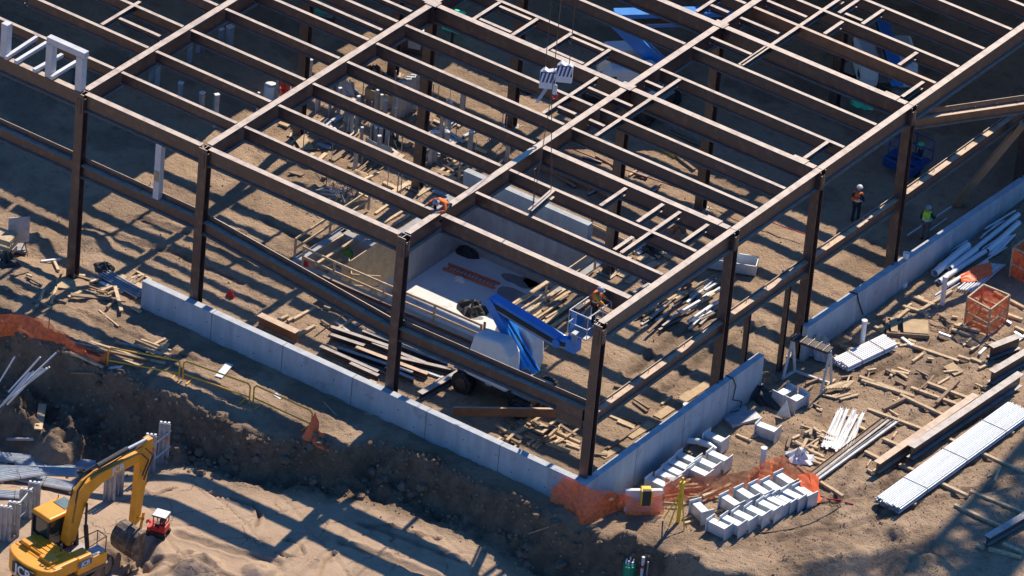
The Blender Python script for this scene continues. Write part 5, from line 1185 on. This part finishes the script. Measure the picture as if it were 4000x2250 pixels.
many('L', [(735, 48, 1105, 182), (750, 78, 1120, 192), (1100, 130, 1480, 268), (1215, 92, 1575, 228), (1025, 178, 1370, 342), (795, 278, 1230, 438), (905, 490, 1050, 552), (775, 580, 920, 652), (1020, 672, 1120, 712), (460, 797, 620, 897), (1375, 495, 1420, 512), (1605, 590, 1910, 728), (1520, 860, 1895, 1012), (1300, 800, 1505, 897), (1410, 955, 1745, 1112), (1565, 1240, 1620, 1262), (1650, 1272, 1880, 1332), (1750, 1232, 1890, 1292), (710, 392, 810, 442)],
     lb, 'timber bearers across the yard', w=.15, h=.13)
many('L', [(1280, 250, 1435, 92), (900, 292, 1055, 216)], 'timber lying crosswise over the yard bearers', 'crosswise yard timbers', w=.14, h=.14, mat=WOODD, lift=.08)
lb = 'timber in the scattered lumber between the rack and the orange cage'
many('H', [(1105, 800, 1290, 872), (1040, 868, 1250, 935), (1170, 900, 1390, 765), (840, 1015, 900, 1042), (1080, 1110, 1135, 1128), (555, 1220, 612, 1242), (600, 1150, 705, 1182), (1075, 1138, 1440, 1262), (1435, 1225, 1520, 1252), (1525, 1240, 1640, 1288), (960, 1330, 1085, 1352), (1690, 772, 1902, 882), (1785, 930, 1890, 967), (1840, 1020, 1910, 1052), (1390, 1035, 1560, 1088), (1410, 1005, 1590, 1050), (890, 1050, 1075, 900), (970, 1015, 1110, 945), (900, 965, 1000, 1000), (1160, 900, 1240, 950)], lb, 'scattered lumber between rack and cage', w=.15, h=.12)
p = GP('H', 1075, 1030); PF = empty('timber_pallet', p, RAD(35), 'dark timber pallet with plywood top near the scattered lumber', 'pallet')
for s in (-1, 1): MB().box((0, s*.6, .1), (1.9, .1, .18)).build('runner', WOODD, PF); MB().box((s*.9, 0, .1), (.1, 1.1, .18)).build('runner', WOODD, PF)
MB().box((.35, 0, .21), (1.1, 1.1, .03)).build('panel', PLY, PF); MB().box((-.6, 0, .22), (.3, 1.1, .03)).build('panel', PLY, PF)
plank('H', 1370, 1325, 1440, 1295, w=.8, h=.03, mat=PLY, label='flat plywood square on the soil below the orange cage', name='plywood_sheet', cat='plywood')
for i in range(8):
    plank('L', 480+i*22, 158-i*1, 600+i*13, 118-i*2, w=.12, h=.06, mat=WOOD, lift=.22, label='board in the neat stack below the storage rack', group='stacked boards below the rack')
many('L', [(560, 195, 670, 165), (600, 205, 730, 170), (540, 185, 640, 150), (480, 170, 560, 190)], 'board spilled below the neat board stack', 'spilled boards', w=.12, h=.07)
# orange mesh cages
def cage(corners, h, label):
    C_ = empty('mesh_cage', corners[0], 0, label, 'cage')
    n = 4; u = Vector((0, 0, 1))
    for c in corners: MB().bar(c, c+u*h, .07, .07).build('post', WOOD, C_, world=True)
    for i in range(4):
        a, b_ = corners[i], corners[(i+1) % 4]
        for t in (h, h*.45): MB().bar(a+u*t, b_+u*t, .07, .09).build('rail', WOOD, C_, world=True)
        o = mesh_strip([a+u*h*.93, b_+u*h*.93], [a+u*.04, b_+u*.04], '', parent=C_, name='mesh_panel', wob=.02, sd=i)
        for v in o.data.vertices: v.co = v.co-C_.location
g = [GP('H', 1478, 1000), GP('H', 1640, 1072), GP('H', 1775, 975), GP('H', 1590, 905)]
zz = max(p.z for p in g); g = [Vector((p.x, p.y, zz)) for p in g]
cage(g, 1.35, 'square timber cage wrapped in orange mesh standing in the yard')
g = [GP('H', 1800, 650), GP('H', 1960, 730), GP('H', 2080, 640), GP('H', 1930, 560)]; zz = max(p.z for p in g); g = [Vector((p.x, p.y, zz)) for p in g]
cage(g, 1.5, 'orange mesh cage cut off by the right edge beside the conduits')
p = GP('H', 1290, 990); m = MB()
for i in range(5):
    pts = [(p.x+.45*math.cos(t*.5+i)*(1+.1*i), p.y+.35*math.sin(t*.5+i)*(1+.1*i), p.z+.05+.03*i+.05*math.sin(t+i)) for t in range(13)]; m.path(pts, .012, 4)
tag(m.build('wire_coil', DARKST), 'tangled wire coil on the soil near the stand pipe', 'wire')
m = MB(); pts = [GP('L', x, y) for x, y in ((440, 930), (520, 925), (590, 935), (605, 960), (560, 985), (510, 1010), (460, 1045), (380, 1085), (250, 1120), (120, 1140), (0, 1150))]; m.path([U(p, .02) for p in pts], .022, 5)
tag(m.build('hose', BLACK), 'thin hose looping across the ground right of the steel blocks', 'hose')
m = MB(); pts = [GP('L', x, y) for x, y in ((460, 885), (530, 910), (600, 915), (650, 935), (695, 945))]; m.path([U(p, .02) for p in pts], .03, 5); tag(m.build('red_strap', RED), 'red strap lying on the ground past the last steel block', 'strap')
m = MB(); pts = [GP('C', 410, 1075), GP('C', 570, 1140), GP('C', 750, 1215), GP('C', 1000, 1300), GP('C', 1250, 1385), GP('C', 1460, 1449), GP('G', 1560, 180), GP('G', 1700, 245), GP('H', 40, 290), GP('H', 200, 350), GP('H', 350, 400)]
m.path([U(p, .35) for p in pts], .025, 5); tag(m.build('rope', RED), 'red rope stretched over the ground under the roof frame', 'rope')
for (k, x, y) in (('E', 1815, 545), ('E', 1630, 790), ('F', 385, 570)):
    crumple('flag', GP(k, x, y), .22, .14, .22, RED, 'small red marker flag on the soil under the left bays', 'flag', int(x), group='red marker flags', sharp=1.4)
# galvanised bin
p = GP('G', 1600, 590); B_ = empty('metal_bin', p, RAD(25), 'open pale metal bin behind the right column in the middle', 'bin')
m = MB(); m.box((0, 0, .05), (2.3, .8, .05)); m.build('bottom', GALV, B_)
for s in (-1, 1): MB().box((0, s*.42, .3), (2.3, .04, .5)).build('side', GALV, B_)
for s in (-1, 1): MB().box((s*1.16, 0, .3), (.04, .8, .5)).build('end', GALV, B_)

# ------------------------------------------------------------------ left foreground: stud bundles, shoring panels, rods
for i, (a, b_, wd, n) in enumerate([((-40, 620), (690, 700), .6, 6), ((90, 668), (540, 720), .4, 4), ((-40, 712), (560, 800), .55, 5), ((40, 745), (590, 872), .6, 6), ((-40, 775), (300, 790), .5, 4), ((-40, 880), (250, 905), .5, 4)]):
    bundle('I', a, b_, wd, n, 1, .06, ['grey stud bundle nearest the bank at the lower left', 'short stud bundle second from the bank', 'long stud bundle in the middle of the lower left stack', 'long stud bundle closest to the excavator boom', 'short stud bundle cut off by the left edge', 'short stud bundle just behind the excavator cab panels'][i], GALV, sd=10+i, straps=1, kind='ch', name='stud_bundle', el='stud', spread=.1)
def panel(k, x, y, h, label, w=.5, rz=RAD(30), red=False, group=None):
    p = GP(k, x, y); P_ = empty('sheet_pile', p, rz, label, 'panel', group)
    m = MB(); n = 5
    for i in range(n): m.box((-w/2+w*(i+.5)/n, (.03 if i % 2 else -.03), h/2), (w/n*.98, .04, h))
    m.build('sheet', GALVD, P_)
    for i in range(3): MB().tube((-w/3+i*w/3, 0, h), (-w/3+i*w/3, 0, h+.09), .06, 8).build('end_cap', PVC, P_)
    if red: MB().box((0, -.056, h*.62), (w, .01, .07)).build('painted_band', ORANGE, P_)
    return P_
for x, y, h, lb, rd in [(30, 1205, 1.7, 'ribbed shoring panel at the far left beside the excavator cab', 0), (90, 1160, 1.6, 'ribbed shoring panel second from the left behind the excavator', 0), (175, 1040, 1.4, 'ribbed shoring panel behind the excavator cab roof', 0), (235, 990, 1.4, 'ribbed shoring panel with a thin mast right of the cab roof', 0),
                        (770, 920, 1.9, 'wide shoring panel seen through the excavator arm', 0), (830, 880, 1.9, 'shoring panel just left of the excavator stick', 0), (1055, 720, 1.9, 'shoring panel with red band right of the excavator arm tip', 1), (1150, 650, 2.0, 'tallest shoring panel at the end of the row, orange band near top', 1)]:
    panel('I', x, y, h, lb, red=bool(rd), w=.55 if x < 700 else .5)
for a, b_ in (((90, 1160), (235, 990)), ((1055, 720), (1200, 600))):
    u, v = GP('I', *a), GP('I', *b_)
    for t in (.5, 1.3): tag(MB().tube(U(u, t), U(v, t), .035, 6).build('brace_tube', GALV), 'pale brace tube joining the shoring panels', 'brace', 'brace tubes between shoring panels')
for s in [((-30, 1440), (105, 1218)), ((60, 1470), (285, 1222)), ((40, 1530), (400, 1190)), ((80, 1500), (350, 1292)), ((60, 1520), (330, 1300)), ((20, 1560), (240, 1320)), ((-20, 1600), (210, 1330)), ((50, 1560), (300, 1300))]:
    a = W('E', s[0][0], s[0][1], -.9); b_ = W('E', s[1][0], s[1][1], .9)
    tag(MB().tube(a, b_, .04, 6).build('conduit', PVC), 'pale blue-white rod leaning up the shaded bank at the left edge', 'rod', 'pale rods on the left bank')
p = GP('K', 875, 1470); BU = empty('green_bucket', p, 0, 'green bucket full of white-tipped rods at the bottom edge', 'bucket')
MB().tube((0, 0, 0), (0, 0, .6), .24, 16, .28).build('tub', GREEN, BU)
for i in range(7): MB().tube((.13*math.cos(i), .13*math.sin(i), .2), (.17*math.cos(i), .17*math.sin(i), .8+.04*(i % 3)), .03, 6).build('rod', PVC, BU)
for x, h in ((968, 1.15), (1005, 1.25)): 
    p = GP('K', x, 1475); P_ = empty('marker_post', p, 0, 'white marker post with pink band at the bottom edge' if x < 1000 else 'thin grey marker post at the bottom edge', 'post')
    MB().tube((0, 0, 0), (0, 0, h), .07 if x < 1000 else .03, 8).build('post_shaft', PVC if x < 1000 else GALVD, P_)
    if x < 1000: MB().tube((0, 0, .6), (0, 0, .75), .074, 8).build('band', RED, P_)

# ------------------------------------------------------------------ things under the roof at the far left
random.seed(5)
def fpost(k, x, y, h, w=.14, label='pale upright form post in the cluster under the left bays', group='form posts under the left bays', rz=None):
    w *= .72; p = GP(k, x, y); o_ = empty('form_post', p, random.uniform(0, 1.5) if rz is None else rz, label, 'post', group)
    MB().box((0, 0, h/2), (w, w*.8, h)).build('shaft', GALVD, o_); MB().box((0, 0, h+.02), (w*1.08, w*.9, .05)).build('cap', PVC, o_)
for s in [(255, 520, 1.1, .3), (450, 860, 1.6, .16), (535, 825, 1.3, .2), (612, 1000, 1.5, .2), (650, 1010, 1.7, .25), (700, 1030, 2.0, .2), (890, 810, 1.1, .16), (935, 800, .8, .16), (1540, 1040, 1.9, .16), (1570, 1060, 1.9, .2), (845, 1110, 1.0, .2), (880, 1130, 1.0, .2), (925, 1160, 1.1, .25), (985, 1180, 1.2, .25),
          (1690, 830, 1.1, .2), (1440, 1290, 1.6, .3), (1400, 1310, 1.7, .25), (220, 1000, .6, .3), (385, 1060, .7, .3), (440, 1100, .8, .3), (480, 1120, .8, .3), (640, 1180, .6, .2), (1265, 610, 1.0, .2)]: fpost('P', *s)
for s in [(180, 720, 1.5, .18), (262, 700, 1.3, .18), (405, 570, .9, .25), (45, 820, 1.2, .14), (1285, 700, .8, .05), (1405, 740, 1.0, .04), (570, 1150, 1.3, .04), (965, 1330, 1.5, .04), (1035, 1370, 1.1, .06), (1060, 1370, 1.1, .06), (1500, 830, 1.3, .16)]: fpost('B', *s, label='slim pale post standing by itself under the left bays', group='slim posts under the left bays')
for s in [(1110, 610, 1.7, .3), (1070, 600, 1.6, .3), (1270, 760, 1.3, .3), (1420, 830, 1.3, .3), (1520, 900, 1.7, .3), (1560, 340, 1.0, .3), (1620, 350, 1.2, .4), (1340, 440, 1.1, .3), (1400, 370, .9, .3), (1440, 360, .9, .3)]: fpost('A', *s, label='shaded pale post standing near the left edge under the roof', group='shaded posts at the left')
for i in range(5):
    p = GP('P', 1075+i*40, 880-i*20); P_ = empty('form_shutter', p, RAD(40), 'tall pale form panel in the close row beyond the tan box', 'panel', 'row of tall form panels')
    MB().box((0, 0, .95), (.42, .1, 1.9)).build('sheet', GALVD, P_); MB().box((0, -.07, 1.0), (.06, .04, 1.8)).build('rib', GALV, P_)
p = GP('P', 960, 700); m = MB(); m.box((0, 0, 0), (1, 1, 1)); 
TB = empty('tan_box', p, RAD(10), 'open tan plywood box near the form panels', 'box')
for s in (-1, 1): MB().box((0, s*.45, .3), (1.5, .04, .6)).build('side', PLY, TB); MB().box((s*.74, 0, .3), (.04, .86, .6)).build('end', PLY, TB)
plank('P', 160, 1060, 245, 1195, w=.6, h=.04, mat=PLY, label='tan plywood wedge lying on the soil below the left bay', name='plywood_sheet', cat='plywood', lift=.12)
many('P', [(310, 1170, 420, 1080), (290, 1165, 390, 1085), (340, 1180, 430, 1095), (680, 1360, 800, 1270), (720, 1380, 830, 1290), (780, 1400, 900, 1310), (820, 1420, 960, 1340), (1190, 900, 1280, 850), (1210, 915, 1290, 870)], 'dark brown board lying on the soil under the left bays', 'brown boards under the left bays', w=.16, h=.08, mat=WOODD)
for i, s in enumerate([(750, 1200, 860, 1260), (880, 1250, 1000, 1310)]): plank('P', *s, w=.5, h=.5, mat=GALVD, label='grey metal trough lying under the left bays, '+('left' if i == 0 else 'right')+' of two', name='metal_trough', cat='trough', kind='channel')
p = GP('B', 232, 700); RF = empty('concrete_hopper', p, 0, 'bright red hopper standing between two pale posts', 'hopper')
MB().tube((0, 0, .5), (0, 0, 1.15), .15, 4, .5).build('funnel', RED, RF); MB().tube((0, 0, .0), (0, 0, .5), .18, 8).build('spout', RED, RF)
m = MB()
for a_ in (45, 135, 225, 315): m.bar((.4*math.cos(RAD(a_)), .4*math.sin(RAD(a_)), 0), (.33*math.cos(RAD(a_)), .33*math.sin(RAD(a_)), 1.1), .06, .06)
m.build('stand', RED, RF)
p = GP('B', 500, 130); GM = empty('green_machine', p, RAD(20), 'tall green machine mast at the top edge under the roof', 'machine')
MB().box((0, 0, 1.6), (.55, .4, 3.2)).build('mast', nmat('machine_green', (.02, .55, .28), .4), GM, bevel=.03); MB().box((.5, 0, 2.6), (.5, .3, .35)).build('cross_arm', GREEN, GM, bevel=.03); MB().box((0, 0, .2), (1.2, 1.0, .4)).build('base', DARKST, GM)
p = GP('B', 1420, 330); GS = empty('green_cover', p, RAD(10), 'bright green cover standing on a stand in the shade', 'cover')
MB().box((0, 0, 1.4), (1.1, .14, 1.2)).build('panel', nmat('bright_green', (.05, .95, .5), .4), GS, bevel=.03); MB().bar((0, 0, 0), (0, 0, .85), .1, .1).build('stand', DARKST, GS)
p = GP('B', 135, 700); tag(MB().tube(p, U(p, .75), .3, 16).build('water_drum', WHITE), 'white drum beside the red hopper', 'drum')
p = GP('D', 745, 745); crumple('green_sheet', p, .55, .25, .3, nmat('bright_green', (.05, .95, .5), .4), 'bright green crumpled sheet on the shaded ground', 'sheet', 77)
p = GP('B', 950, 1000); crumple('debris_heap', p, .8, .5, .7, TARP, 'dark tangled debris heap under the middle of the frame', 'debris', 78, sharp=1.4)
for i, (k, x, y) in enumerate((('B', 560, 1330), ('B', 680, 1400), ('B', 640, 1440), ('F', 560, 90), ('F', 640, 130))):
    q = GP(k, x, y); m = MB(); rs = np.random.RandomState(i+50)
    for j in range(10):
        a = Vector((rs.rand()-.5, rs.rand()-.5, .2+.2*rs.rand())); b_ = Vector((rs.rand()-.5, rs.rand()-.5, .1+.5*rs.rand())); m.tube(q+a*1.1, q+b_*1.3, .018, 4)
    tag(m.build('rebar_tangle', DARKST if i < 3 else GALV), 'tangle of thin bars on the soil heap under the left bays', 'rebar', 'rebar tangles')
# denser clutter
SCR = {}
def scatter(k, box, n, ang, L, label, group, mats, w=(.09, .14), h=(.07, .11), name='timber_plank', cat='plank', seed=1, lift=.05, jit=12, kind='bar', scraps=False):
    rn = random.Random(seed)
    for i in range(n):
        cx, cy = rn.uniform(box[0], box[2]), rn.uniform(box[1], box[3]); a = RAD(rn.choice(ang)+rn.uniform(-jit, jit)); l = rn.uniform(*L)/2
        q = G(k, cx, cy)
        if any(a_-.3 < q.x < b_+.3 and c-.3 < q.y < d_+.3 for a_, b_, c, d_ in PITS): continue
        o = plank(k, cx-l*math.cos(a), cy+l*math.sin(a), cx+l*math.cos(a), cy-l*math.sin(a), w=rn.uniform(*w), h=rn.uniform(*h), mat=rn.choice(mats), label=label, group=group, lift=rn.uniform(0, lift), name=name, cat=cat, kind=kind)
        if scraps:      # beyond the 300 that show largest: gathered into one mesh
            mt = o.data.materials[0]; SCR.setdefault(mt.name, [mt, MB()])[1].add([v.co+o.location for v in o.data.vertices], [tuple(p.vertices) for p in o.data.polygons]); me_ = o.data; bpy.data.objects.remove(o); bpy.data.meshes.remove(me_)
XA, YA = -25, 34      # picture angles of the two frame directions
scatter('S', (620, 150, 1500, 420), 34, (XA, YA), (60, 190), 'pale timber offcut lying inside the near corner of the concrete walls', 'timber offcuts inside the near corner', (WOOD, WOOD, WOODD, PLY), name='timber_offcut', cat='offcut', seed=1, lift=.15)
scatter('O', (900, 1120, 1250, 1200), 6, (25,), (80, 170), 'splintered board resting behind the brown girder', 'splintered boards behind the girder', (WOOD, WOODD), seed=2, scraps=True, lift=.3)
scatter('G', (80, 640, 560, 1000), 26, (YA,), (170, 340), 'timber laid pointing away beside the right edge of the basement pit', 'timbers by the right pit edge', (WOOD, WOOD, WOODD), seed=3, lift=.2, jit=5)
scatter('G', (940, 680, 1500, 1010), 34, (YA,), (110, 260), 'short length in the heap of timber and bars inside the right side', 'heap of timber and bars inside the right side', (WOOD, WOODD, GALV, DARKST), seed=4, lift=.25)
scatter('G', (800, 420, 1150, 680), 14, (YA, XA), (50, 140), 'scrap of board beyond the second interior column', 'scraps beyond the interior column', (WOOD, PLY, RUST, GALV), w=(.12, .35), seed=5)
scatter('K', (640, 120, 1250, 600), 14, (YA, XA), (60, 200), 'thin timber on the soil inside the near right wall', 'thin timbers inside the near right wall', (WOOD, WOODD), seed=6)
scatter('F', (480, 900, 1450, 1420), 16, (XA, XA, YA), (40, 170), 'offcut or bar among the steel behind the front wall', 'offcuts among the steel behind the front wall', (WOODD, GALVD, WOOD, RUST), seed=7)
scatter('H', (560, 780, 1900, 1440), 46, (XA, YA, 5), (40, 130), 'scrap of timber on the open yard at the right', 'scraps of timber on the yard', (WOOD, WOODD, WOOD, GALV), seed=8, scraps=True)
scatter('L', (300, 20, 1750, 760), 40, (XA, YA, 60), (30, 120), 'small timber scrap on the disturbed soil of the lower yard', 'small scraps on the lower yard', (WOOD, WOODD, WOOD), w=(.05, .12), seed=9, scraps=True)
scatter('L', (230, 420, 560, 700), 14, (XA, YA, 70), (40, 140), 'short timber beside the crumpled white sheeting', 'timbers by the white sheeting', (WOOD, WOOD, WOODD), seed=10, scraps=True)
scatter('H', (1150, 230, 1880, 760), 16, (YA,), (100, 380), 'thin pale conduit in the pile beyond the far straight wall', 'thin conduits', (PVC, GALV), w=(.05, .09), h=(.05, .09), seed=11, jit=4, name='conduit', cat='conduit', kind='tube', lift=.2)
scatter('K', (1120, 800, 1600, 960), 16, (20, 5), (80, 220), 'timber half hidden under the orange mesh strip', 'timbers under the orange mesh strip', (WOOD, WOOD, WOODD), seed=12, scraps=True, lift=.25)
scatter('E', (0, 640, 1100, 900), 26, (XA, YA, 60), (40, 150), 'broken timber on the soil left of the front wall end', 'broken timbers left of the wall end', (WOOD, WOODD, WOODD), w=(.06, .15), seed=13, scraps=True)
scatter('E', (520, 1110, 1150, 1310), 16, (-14, -20), (120, 320), 'long thin timber on the bank beside the orange mesh', 'long timbers by the orange mesh', (WOODD, WOOD, GALVD), w=(.06, .11), seed=14, scraps=True, jit=4)
scatter('P', (0, 780, 1700, 1440), 46, (XA, YA), (50, 170), 'loose board on the soil under the left bays', 'loose boards under the left bays', (WOODD, WOOD, GALVD, PLY), w=(.08, .3), h=(.05, .1), seed=15, scraps=True)
scatter('B', (700, 700, 1850, 1400), 34, (XA, YA), (50, 170), 'loose board on the soil under the middle of the frame', 'loose boards under the middle of the frame', (WOODD, WOOD, GALVD), w=(.08, .25), h=(.05, .1), seed=16, scraps=True)
scatter('C', (300, 1000, 1700, 1440), 22, (XA, YA), (60, 200), 'board or bar on the ground behind the basement', 'boards behind the basement', (WOODD, WOOD, DARKST), seed=17, scraps=True)
vs, fs, mi, mats_ = [], [], [], []
for mt, mb in SCR.values():
    n = len(vs); vs += mb.v; fs += [tuple(i+n for i in f) for f in mb.f]; mi += [len(mats_)]*len(mb.f); mats_.append(mt)
me_ = bpy.data.meshes.new('timber_scraps'); me_.from_pydata([Vector(v) for v in vs], [], fs)
for mt in mats_: me_.materials.append(mt)
me_.polygons.foreach_set('material_index', mi); me_.update()
o = bpy.data.objects.new('timber_scraps', me_); COL.objects.link(o); o['kind'] = 'stuff'
rn = random.Random(33)
for i in range(46):
    k = 'P' if i % 2 else 'B'; x, y = (rn.uniform(150, 1650), rn.uniform(560, 1300)) if k == 'P' else (rn.uniform(650, 1850), rn.uniform(650, 1250))
    q = G(k, x, y)
    if any(a-.4 < q.x < b_+.4 and c-.4 < q.y < d_+.4 for a, b_, c, d_ in PITS): continue
    if i % 3 == 0: fpost(k, x, y, rn.uniform(.7, 1.8), rn.uniform(.14, .3))
    else: fpost(k, x, y, rn.uniform(.8, 1.5), .045, label='thin rod with a white cap standing in the soil under the frame', group='capped rods under the frame')
for k, x, y in (('P', 940, 1010), ('P', 620, 620), ('P', 860, 470), ('C', 170, 640), ('G', 1230, 360), ('G', 1040, 480), ('E', 50, 560)):
    crumple('debris_heap', GP(k, x, y), .55, .4, .45, rn.choice((TARP, GALVD, RUST)), 'crumpled debris heap on the soil under the frame', 'debris', int(x), group='debris heaps under the frame', sharp=1.3)
p = GP('P', 1230, 240); GN = empty('generator', p, RAD(20), 'dark machine with pale top standing in shade under the roof', 'generator')
MB().box((0, 0, .6), (1.6, .8, 1.0)).build('body', DARKST, GN, bevel=.04); MB().box((0, 0, 1.13), (1.0, .5, .06)).build('top_panel', PVC, GN); MB().box((.2, -.42, .6), (.6, .04, .4)).build('vent', GALVD, GN)
scatter('H', (600, 820, 1880, 1440), 22, (XA,), (110, 260), 'weathered timber lying across the open yard', 'weathered timbers across the open yard', (WOODD, WOOD), w=(.12, .2), h=(.1, .16), seed=41, scraps=True, jit=5)
scatter('L', (700, 20, 1850, 500), 16, (XA, YA), (90, 220), 'dark timber on the lower yard', 'dark timbers on the lower yard', (WOODD, DARKST), w=(.1, .18), h=(.1, .16), seed=42, scraps=True, jit=6)
crumple('tarp', GP('R', 600, 830), .95, .6, .5, TARP, 'dark tarp heap in the gap between the two right walls', 'tarp', 91)
crumple('tarp', GP('R', 700, 640), .6, .4, .35, WOODD, 'brown sheet heap below the storage rack legs', 'tarp', 92)
bk_ = MB(); rs2 = np.random.RandomState(8); rq = random.Random(12)
for i in range(200):
    x = rq.uniform(-27, 6); yt_ = float(np.interp(x, _tx, _ty)); y = yt_-abs(rq.gauss(.3, .9)); s = rq.choice((.07, .1, .13, .18, .28)); z = gz(x, y)
    n = 7; ring = lambda r, zz, o_: [(x+r*(.6+.6*rs2.rand())*math.cos(.9*j+o_), y+r*(.6+.6*rs2.rand())*math.sin(.9*j+o_), zz+s*.3*(rs2.rand()-.5)) for j in range(n)]
    bk_.add(ring(s, z-.08, 0)+ring(s*.95, z+s*.25, .3)+ring(s*.45, z+s*.5, .5), [(j+q*n, (j+1) % n+q*n, (j+1) % n+(q+1)*n, j+(q+1)*n) for q in (0, 1) for j in range(n)]+[tuple(range(2*n, 3*n))])
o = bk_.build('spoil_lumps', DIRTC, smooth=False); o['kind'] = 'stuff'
# clods of earth on the bank and the rough ground
random.seed(9)
cl = MB(); rs = np.random.RandomState(4)
def clod(x, y, s):
    z = gz(x, y); n = 6; vs = [(x+s*(.5+.5*rs.rand())*math.cos(1.05*i), y+s*(.5+.5*rs.rand())*math.sin(1.05*i), z-.02) for i in range(n)]+[(x+s*.6*rs.rand()*math.cos(1.05*i+.4), y+s*.6*rs.rand()*math.sin(1.05*i+.4), z+s*(.4+.5*rs.rand())) for i in range(n)]
    cl.add(vs, [(i, (i+1) % n, (i+1) % n+n, i+n) for i in range(n)]+[tuple(range(n, 2*n))])
for i in range(1100):
    x = random.uniform(-28, 16); yt_ = float(np.interp(x, _tx, _ty)); y = yt_-abs(random.gauss(0, 1.1))+.15 if x < 3 else yt_-abs(random.gauss(0, 2.0)); clod(x, y, random.choice((.03, .04, .05, .07, .1)))
for i in range(2500): clod(random.uniform(1, 17), random.uniform(1, 26), random.choice((.025, .03, .04, .05)))
for i in range(1500):
    x, y = random.uniform(-35, -.6), random.uniform(0, 24)
    if any(a-.5 < x < b_+.5 and c-.5 < y < d_+.5 for a, b_, c, d_ in PITS): continue
    clod(x, y, random.choice((.025, .03, .04, .06)))
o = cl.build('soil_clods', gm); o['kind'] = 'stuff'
